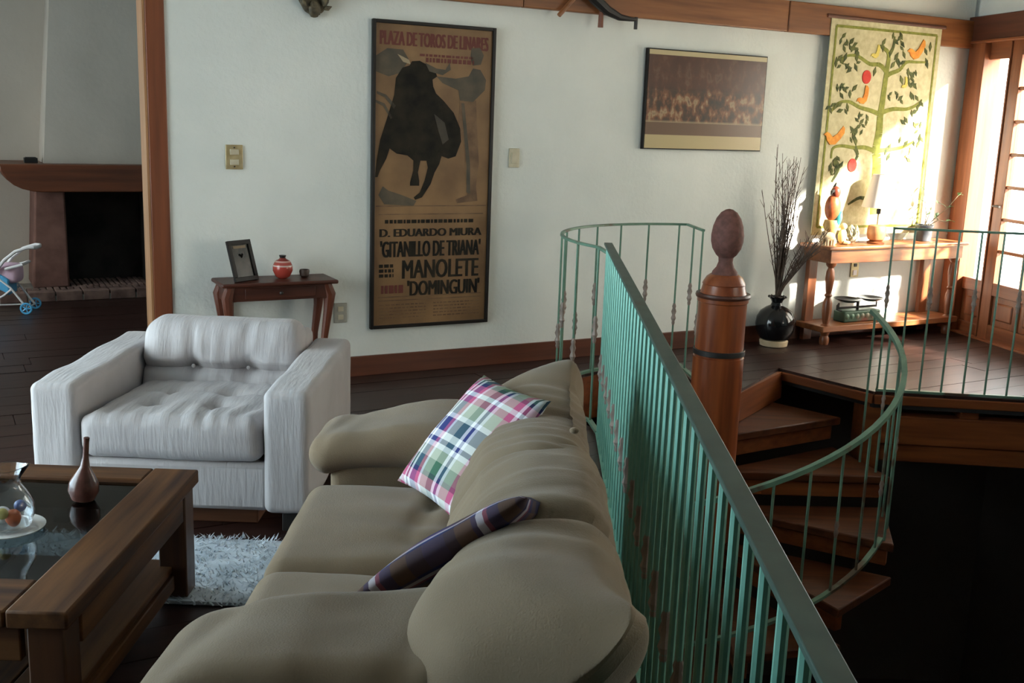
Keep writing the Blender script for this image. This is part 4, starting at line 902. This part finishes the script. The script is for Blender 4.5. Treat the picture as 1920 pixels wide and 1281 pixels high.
# ------------------------------------------------------------------ armchair
ac = thing('armchair', 'boxy off-white linen armchair with tufted seat facing the coffee table', 'armchair', (-1.265, 4.32, 0), 0)
for sx in (-1, 1):
    x0 = sx*.435
    def af(s_, v): return Vector((x0+v.x, v.y, .32+v.z+.004*math.sin(v.y*14)))
    obj('arm', cushion(.088, .505, .24, .032, 24, af, 3+sx, .003, 7), M['linen'], ac, 0, 60)
obj('back', cushion(.35, .10, .265, .04, 16, lambda s_, v: v+Vector((0, .405, .35)), 4, .003), M['linen'], ac, 0, 60)
mb = MB(); mb.box(-.36, .36, -.485, .4, .08, .27); obj('seat_rail', mb, M['linen'], ac, .02)
def tuft_seat(s_, v):
    o = Vector((v.x, v.y, v.z))
    if s_.z > -.2:
        dz = .0
        for cx, cy in ((-.12, .02), (.12, .02), (-.12, -.20), (.12, -.20)): dz += .030*gauss(math.hypot(v.x-cx, v.y-cy), .05)
        for cx in (-.12, .12): dz += .008*gauss(v.x-cx, .018)
        dz += .010*gauss(v.y-.02, .022)
        dz += .0048*math.sin(v.x*75+4*noise.noise(Vector((v.x*4, v.y*4, 0))))*(1 if s_.y < -.5 else .45)
        o.z -= dz*max(0, min(1, (s_.z+.2)*1.2))
    o.z += .02*(1-s_.x**2)*(1-s_.y**2)*(1 if s_.z > 0 else 0)-.055*(s_.y+1)/2
    return o+Vector((0, -.08, .362))
obj('seat_cushion', cushion(.345, .43, .088, .055, 48, tuft_seat, 6, .003), M['linen'], ac, 0, 70)
def tuft_back(s_, v):
    o = v.copy()
    if s_.y < .2:
        dd = 0
        for cx in (-.12, .12):
            dd += .045*gauss(math.hypot(v.x-cx, v.z+.01), .045); dd += .016*gauss(v.x-cx, .018)*(1 if v.z < 0 else .6)
        dd += .034*gauss(v.z+.01, .020)+(.018 if v.z < -.01 else 0)
        dd += .003*math.sin(v.x*80+4*noise.noise(Vector((v.x*4, 0, v.z*4))))
        o.y += dd
    o.y += .10*(v.z/.19)*.6
    return o+Vector((0, .265, .485))
obj('back_cushion', cushion(.345, .105, .185, .075, 48, tuft_back, 8, .003), M['linen'], ac, 0, 70)
for cx in (-.12, .12): obj('button', egg((cx, .205, .475), .009, .006, .009, 5), M['linen'], ac)
for cx in (-.12, .12): obj('button', egg((cx, -.06, .403), .009, .009, .005, 5), M['linen'], ac)
mb = MB(); mb.box(-.30, .30, -.40, .40, .0, .08); obj('plinth', mb, wood('plinth_wood', (.10, .035, .014), (.2, .075, .03), 'X', .5), ac, .004)
for x in (-.44, .44):
    for y in (-.44, .44): mb = MB(); mb.box(x-.03, x+.03, y-.03, y+.03, 0, .085); obj('foot', mb, M['blackmatt'], ac, .004)

# ------------------------------------------------------------------ sofa
so = thing('sofa', 'tan two-seat sofa with overstuffed back cushions along the iron railing', 'sofa', (-.15, 2.5, 0), 0)
mb = MB(); mb.box(-.40, .30, -1.02, 1.02, .07, .30); obj('base', mb, M['sofaback'], so, .03)
def bkf(s_, v): return v+Vector((.288+.02*s_.z, 0, .37))
obj('back_frame', cushion(.05, 1.03, .31, .04, 18, bkf, 2, .003), M['sofaback'], so, 0, 60)
for y0, nm in ((.30, 'far'), (-.34, 'near')):
    def sf_(s_, v, y0=y0):
        o = v.copy(); o.z += .022*(1-s_.x**2)*(1-s_.y**2)*(1 if s_.z > 0 else 0)
        if s_.z > 0:
            o.z -= .018*gauss(v.x-.05-.2*(v.y), .03)*gauss(v.y-.1, .2)
            o.z += .006*math.sin(v.y*38+3*noise.noise(Vector((v.x*3, v.y*3, y0))))*gauss(v.x-.15, .2)
        return o+Vector((-.13, y0, .385))
    obj('seat_cushion', cushion(.33, .325, .085, .06, 40, sf_, 12+y0, .005, 4), M['sofa'], so, 0, 70)
# arms: upholstered panel with a pillow-top roll
for sg, y0 in ((1, .83), (-1, -.755)):
    mb = MB(); obj('arm_panel', cushion(.37, .135, .225, .04, 14, lambda s_, v, y0=y0: v+Vector((-.04, y0, .30)), 9, .002), M['sofa'], so, 0, 60)
    def ar_(s_, v, y0=y0, sg=sg):
        o = v.copy()
        t_ = (s_.x+1)/2                                     # 0 at the front tip
        fl = .72+.28*min(1, t_*2.2)
        o.z *= fl; o.y *= .86+.14*min(1, t_*2)
        o.z -= .05*max(0, .35-t_)/.35
        o.z += .010*math.sin(v.x*15+sg)*gauss(s_.z-.8, .8)
        for cx in (-.30, .12, .22): o.z -= .008*gauss(v.x-cx-.3*v.y, .03)
        return o+Vector((-.085, y0, .565 if sg > 0 else .625))
    obj('arm_pillow', cushion(.395, .19, .080, .078, 44, ar_, 20+sg, .008, 4), M['sofa'], so, 0, 70)
# back cushions: bulging forward, slumped over the top, with pulled-up corners
for sg, y0, hy in ((1, .455, .435), (-1, -.445, .585)):
    LE = math.radians(34); hd = Vector((math.sin(LE), 0, math.cos(LE))); td = Vector((math.cos(LE), 0, -math.sin(LE)))
    def bk(s_, v, sg=sg, y0=y0):
        th, y, h = v.x, v.y, v.z; top = max(0, s_.z); e_ = max(0, s_.y*sg)
        if s_.x < 0:
            th -= .035*(1-s_.z**2)*(1-s_.y**2*.5)                     # belly
            if sg > 0: th += .05*gauss(y-.02, .20)*(.5+.5*s_.z)       # pressed in behind the plaid cushion
        if sg < 0 and s_.x < .3: th -= .085*max(0, min(1, (-.05-s_.y)*2.2))*(.35+.65*(1-s_.z*s_.z))
        h += .035*top*e_**5-.030*top*(1-e_**2)+.03*top*e_**4
        th *= 1-(.45*top*e_**4 if sg > 0 else .72*e_**5)
        if s_.x < .4: th += .085*top**1.6*(.4-s_.x)/1.4
        if sg > 0: h -= .02*top
        y += .025*s_.y*top
        inn_ = max(0, -s_.y*sg)
        if sg < 0: h -= .035*top*inn_**3; th += .025*top*inn_**3
        fold = 0
        if sg > 0: fs = ((.02, .045, .018), (-.06, .018, .009), (-.12, .03, .014), (-.19, .02, .010), (-.27, .03, .014), (-.34, .018, .010), (.11, .028, .012), (.19, .02, .009), (.27, .03, .012))
        else: fs = ((-.055, .035, .045), (.47, .02, .010), (.41, .03, .014), (.33, .018, .010), (.27, .03, .015), (.19, .022, .011), (.12, .03, .015), (.06, .018, .010), (-.20, .03, .012), (-.32, .06, .010))
        for c_, w_, am in fs: fold += am*gauss(y-c_+.25*th+.30*h*(1 if sg > 0 else -.6)+.02*noise.noise(Vector((h*8, th*8, c_*9))), w_)
        amt = (.55+.45*top)*(1 if s_.x < .5 else .5)
        th_ = th*(1-fold*2.2*amt); h_ = h-fold*amt*(.6 if s_.z > 0 else .1)
        if s_.x < 0: th_ += fold*amt*.8
        return Vector((.205, y0+y, .635))+td*th_+hd*h_
    obj('back_cushion', cushion(.125, hy, .235, .105, 60, bk, 31+sg*3, .009, 4), M['sofa'], so, 0, 80)
def btn(x, y, z):
    return egg((x, y, z), .012, .012, .008, 6)
obj('button', btn(.315, .09, .815), M['sofa'], so)
for x in (-.34, .30):
    for y in (-.95, .95): mb = MB(); mb.box(x-.03, x+.03, y-.03, y+.03, 0, .075); obj('foot', mb, M['blackmatt'], so, .004)

# throw pillows
def pillow(name, label, ctr, ex, ey, half, th, mt, group=None, seed=1):
    ex = Vector(ex).normalized(); ey = Vector(ey); ey = (ey-ex*ey.dot(ex)).normalized(); ez = ex.cross(ey)
    q = MB(); n_ = 26
    for sg in (1, -1):
        k0 = len(q.v)
        for j in range(n_+1):
            for i in range(n_+1):
                a, b_ = -1+2*i/n_, -1+2*j/n_
                px = a*(1-.055*(1-b_*b_)); py = b_*(1-.055*(1-a*a))
                t_ = th*(max(0, (1-a*a)*(1-b_*b_)))**.45*(1+.12*noise.noise(Vector((a*2+seed, b_*2, sg))))
                q.v.append((px*half, py*half, sg*t_))
        for j in range(n_):
            for i in range(n_):
                f_ = (k0+j*(n_+1)+i, k0+j*(n_+1)+i+1, k0+(j+1)*(n_+1)+i+1, k0+(j+1)*(n_+1)+i); q.f.append(f_ if sg > 0 else f_[::-1])
    o = obj(name, q, mt, None, 0, 80)
    bm = bmesh.new(); bm.from_mesh(o.data); bmesh.ops.remove_doubles(bm, verts=bm.verts, dist=1e-5); bm.to_mesh(o.data); bm.free()
    o.matrix_world = Matrix(((ex.x, ey.x, ez.x, ctr[0]), (ex.y, ey.y, ez.y, ctr[1]), (ex.z, ey.z, ez.z, ctr[2]), (0, 0, 0, 1)))
    return tag(o, label, 'cushion', group)
pillow('plaid_cushion', 'pale pink, white and green plaid cushion propped against the far sofa arm', (-.110, 3.00, .645), (.472, -.880, .050), (.592, .358, .722), .212, .062, M['plaid'])
pillow('plaid_cushion', 'plaid cushion with painted-in shade standing on edge by the near sofa arm', (-.085, 2.125, .685), (.83, .0, .55), (-.25, .74, -.58), .205, .05, M['plaid_shaded'], seed=5)

# ------------------------------------------------------------------ coffee table, rug and what stands on it
tb = thing('coffee_table', 'rustic brown coffee table with an inset dark glass top', 'coffee table', (-1.51, 2.805, 0), 0)
hw, hl, TH = .50, .52, .42
for sx in (-1, 1): mb = MB(); mb.box(sx*hw-(.145 if sx > 0 else 0), sx*hw+(.145 if sx < 0 else 0), -hl, hl, TH-.045, TH); obj('top_board', mb, M['table'], tb, .006)
for sy in (-1, 1): mb = MB(); mb.box(-hw+.147, hw-.147, sy*hl-(.115 if sy > 0 else 0), sy*hl+(.18 if sy < 0 else 0), TH-.045, TH-.001); obj('top_board', mb, M['tablex'], tb, .006)
mb = MB(); mb.box(-hw+.14, hw-.14, -hl+.175, hl-.11, TH-.022, TH-.014); o = obj('glass_panel', mb, M['tableglass'], tb)
for sx in (-1, 1):
    for sy in (-1, 1):
        cx, cy2 = sx*(hw-.06), sy*(hl-.06); mb = MB(); mb.box(cx-.045, cx+.045, cy2-.045, cy2+.045, .015 if sy > 0 else 0, TH-.045); obj('leg', mb, M['tablez'], tb, .006)
for sx in (-1, 1): mb = MB(); mb.box(sx*(hw-.03)-.014, sx*(hw-.03)+.014, -hl+.12, hl-.12, TH-.135, TH-.045); obj('apron', mb, M['table'], tb, .003)
for sy in (-1, 1): mb = MB(); mb.box(-hw+.12, hw-.12, sy*(hl-.03)-.014, sy*(hl-.03)+.014, TH-.135, TH-.045); obj('apron', mb, M['tablex'], tb, .003)
for sx in (-1, 1): mb = MB(); mb.box(sx*(hw-.075)-.025, sx*(hw-.075)+.025, -hl+.12, hl-.12, .05, .10); obj('stretcher', mb, M['table'], tb, .004)
for k in range(5):
    x = -.44+k*.176; mb = MB(); mb.box(x+.003, x+.173, -hl+.05, hl-.05, .10, .122); obj('shelf_board', mb, M['table'], tb, .003)
# rug
ru_ = MB(); rr = random.Random(12)
rx0, rx1, ry0, ry1 = -2.9, -.57, 3.20, 3.72
ru_.cubegrid(1, lambda p: Vector(((rx0+rx1)/2+p.x*(rx1-rx0)/2, (ry0+ry1)/2+p.y*(ry1-ry0)/2, .008+p.z*.006)))
rug = thing('shag_rug', 'pale blue-white shag rug between coffee table and armchair', 'rug', (0, 0, 0))
rugm = mottled('pale_shag', (.44, .50, .56), (.62, .68, .74), (9, 9, 9), .95, 6, lo=.4, hi=.6)
obj('backing', ru_, rugm, rug)
pl = MB()
for k in range(9000):
    x, y = rr.uniform(rx0-.02, rx1+.02), rr.uniform(ry0-.02, ry1+.025); a = rr.uniform(0, 6.28); l_ = rr.uniform(.012, .03); w = .004
    dx, dy = math.cos(a), math.sin(a)
    pl.add([(x-dy*w, y+dx*w, .010), (x+dy*w, y-dx*w, .010), (x+dx*l_, y+dy*l_, .014+rr.uniform(.004, .016))], [(0, 1, 2)])
o = obj('pile', pl, rugm, rug, 0, 0); o['kind'] = 'stuff'
# glass jug on a saucer
sau = MB(); sau.lathe([(.05, 0), (.055, .003), (.095, .010), (.098, .014), (.06, .009), (.0005, .008)], 36)
tag(obj('saucer', sau, plain('white_china', (.68, .66, .62), .25), None, loc=(-1.385, 2.795, .406)), 'white saucer under the glass jug on the coffee table', 'saucer')
jg = thing('glass_jug', 'clear glass jug with flared lip and trinkets inside on a saucer', 'jug', (-1.385, 2.795, .415))
jp = [(.045, 0), (.062, .01), (.072, .04), (.070, .075), (.052, .105), (.040, .125), (.040, .145), (.052, .175)]
q = MB(); n_ = 32; prof2 = jp+[(r-.003, z) for r, z in jp[::-1][:-1]]+[(.0005, .006)]
for r, z in prof2:
    for k in range(n_):
        a = 2*PI*k/n_; fl = 1+.35*max(0, (z-.15)/.025)*max(0, math.cos(a))**6
        q.v.append((r*fl*math.cos(a), r*fl*math.sin(a), z+.012*max(0, (z-.15)/.025)*max(0, math.cos(a))**6))
for i in range(len(prof2)-1):
    for k in range(n_): q.f.append((i*n_+k, i*n_+(k+1) % n_, (i+1)*n_+(k+1) % n_, (i+1)*n_+k))
q.f.append(tuple(range(n_))[::-1])
obj('body', q, M['glass'], jg, 0, 60)
mb = MB(); mb.tube([(-.048, 0, .16), (-.085, 0, .155), (-.10, 0, .12), (-.09, 0, .075), (-.068, 0, .05)], .006, 8); obj('handle', mb, M['glass'], jg)
for i, (x, y, z, r_, mt) in enumerate(((.02, -.01, .035, .022, plain('orange_bead', (.5, .12, .04), .4)), (-.02, .01, .032, .024, M['white']), (.0, -.028, .05, .016, plain('yellow_bead', (.55, .45, .15), .4)), (-.03, -.02, .06, .015, M['white']), (.025, .025, .055, .017, plain('blue_bead', (.08, .12, .3), .4)))):
    tag(obj('trinket', egg((0, 0, 0), r_, r_*.9, r_, 7), mt, None, loc=(-1.385+x, 2.795+y, .415+z)), ['round orange trinket inside the glass jug', 'largest white trinket at the bottom of the glass jug', 'yellow trinket in the middle of the glass jug', 'small white trinket high in the glass jug', 'dark blue trinket inside the glass jug'][i], 'trinket', 'trinkets inside the glass jug')
gd = thing('gourd_bottle', 'brown gourd-shaped bottle with a long thin neck on the coffee table', 'bottle', (-1.275, 3.04, .406))
mb = MB(); mb.lathe([(.018, 0), (.034, .008), (.045, .035), (.042, .06), (.028, .085), (.014, .11), (.009, .14), (.008, .185), (.009, .20), (.006, .202)], 24, mt=Matrix.Rotation(.10, 4, 'Y')); obj('body', mb, mottled('brown_gourd', (.07, .026, .02), (.15, .06, .045), (20, 20, 20), .25), gd)
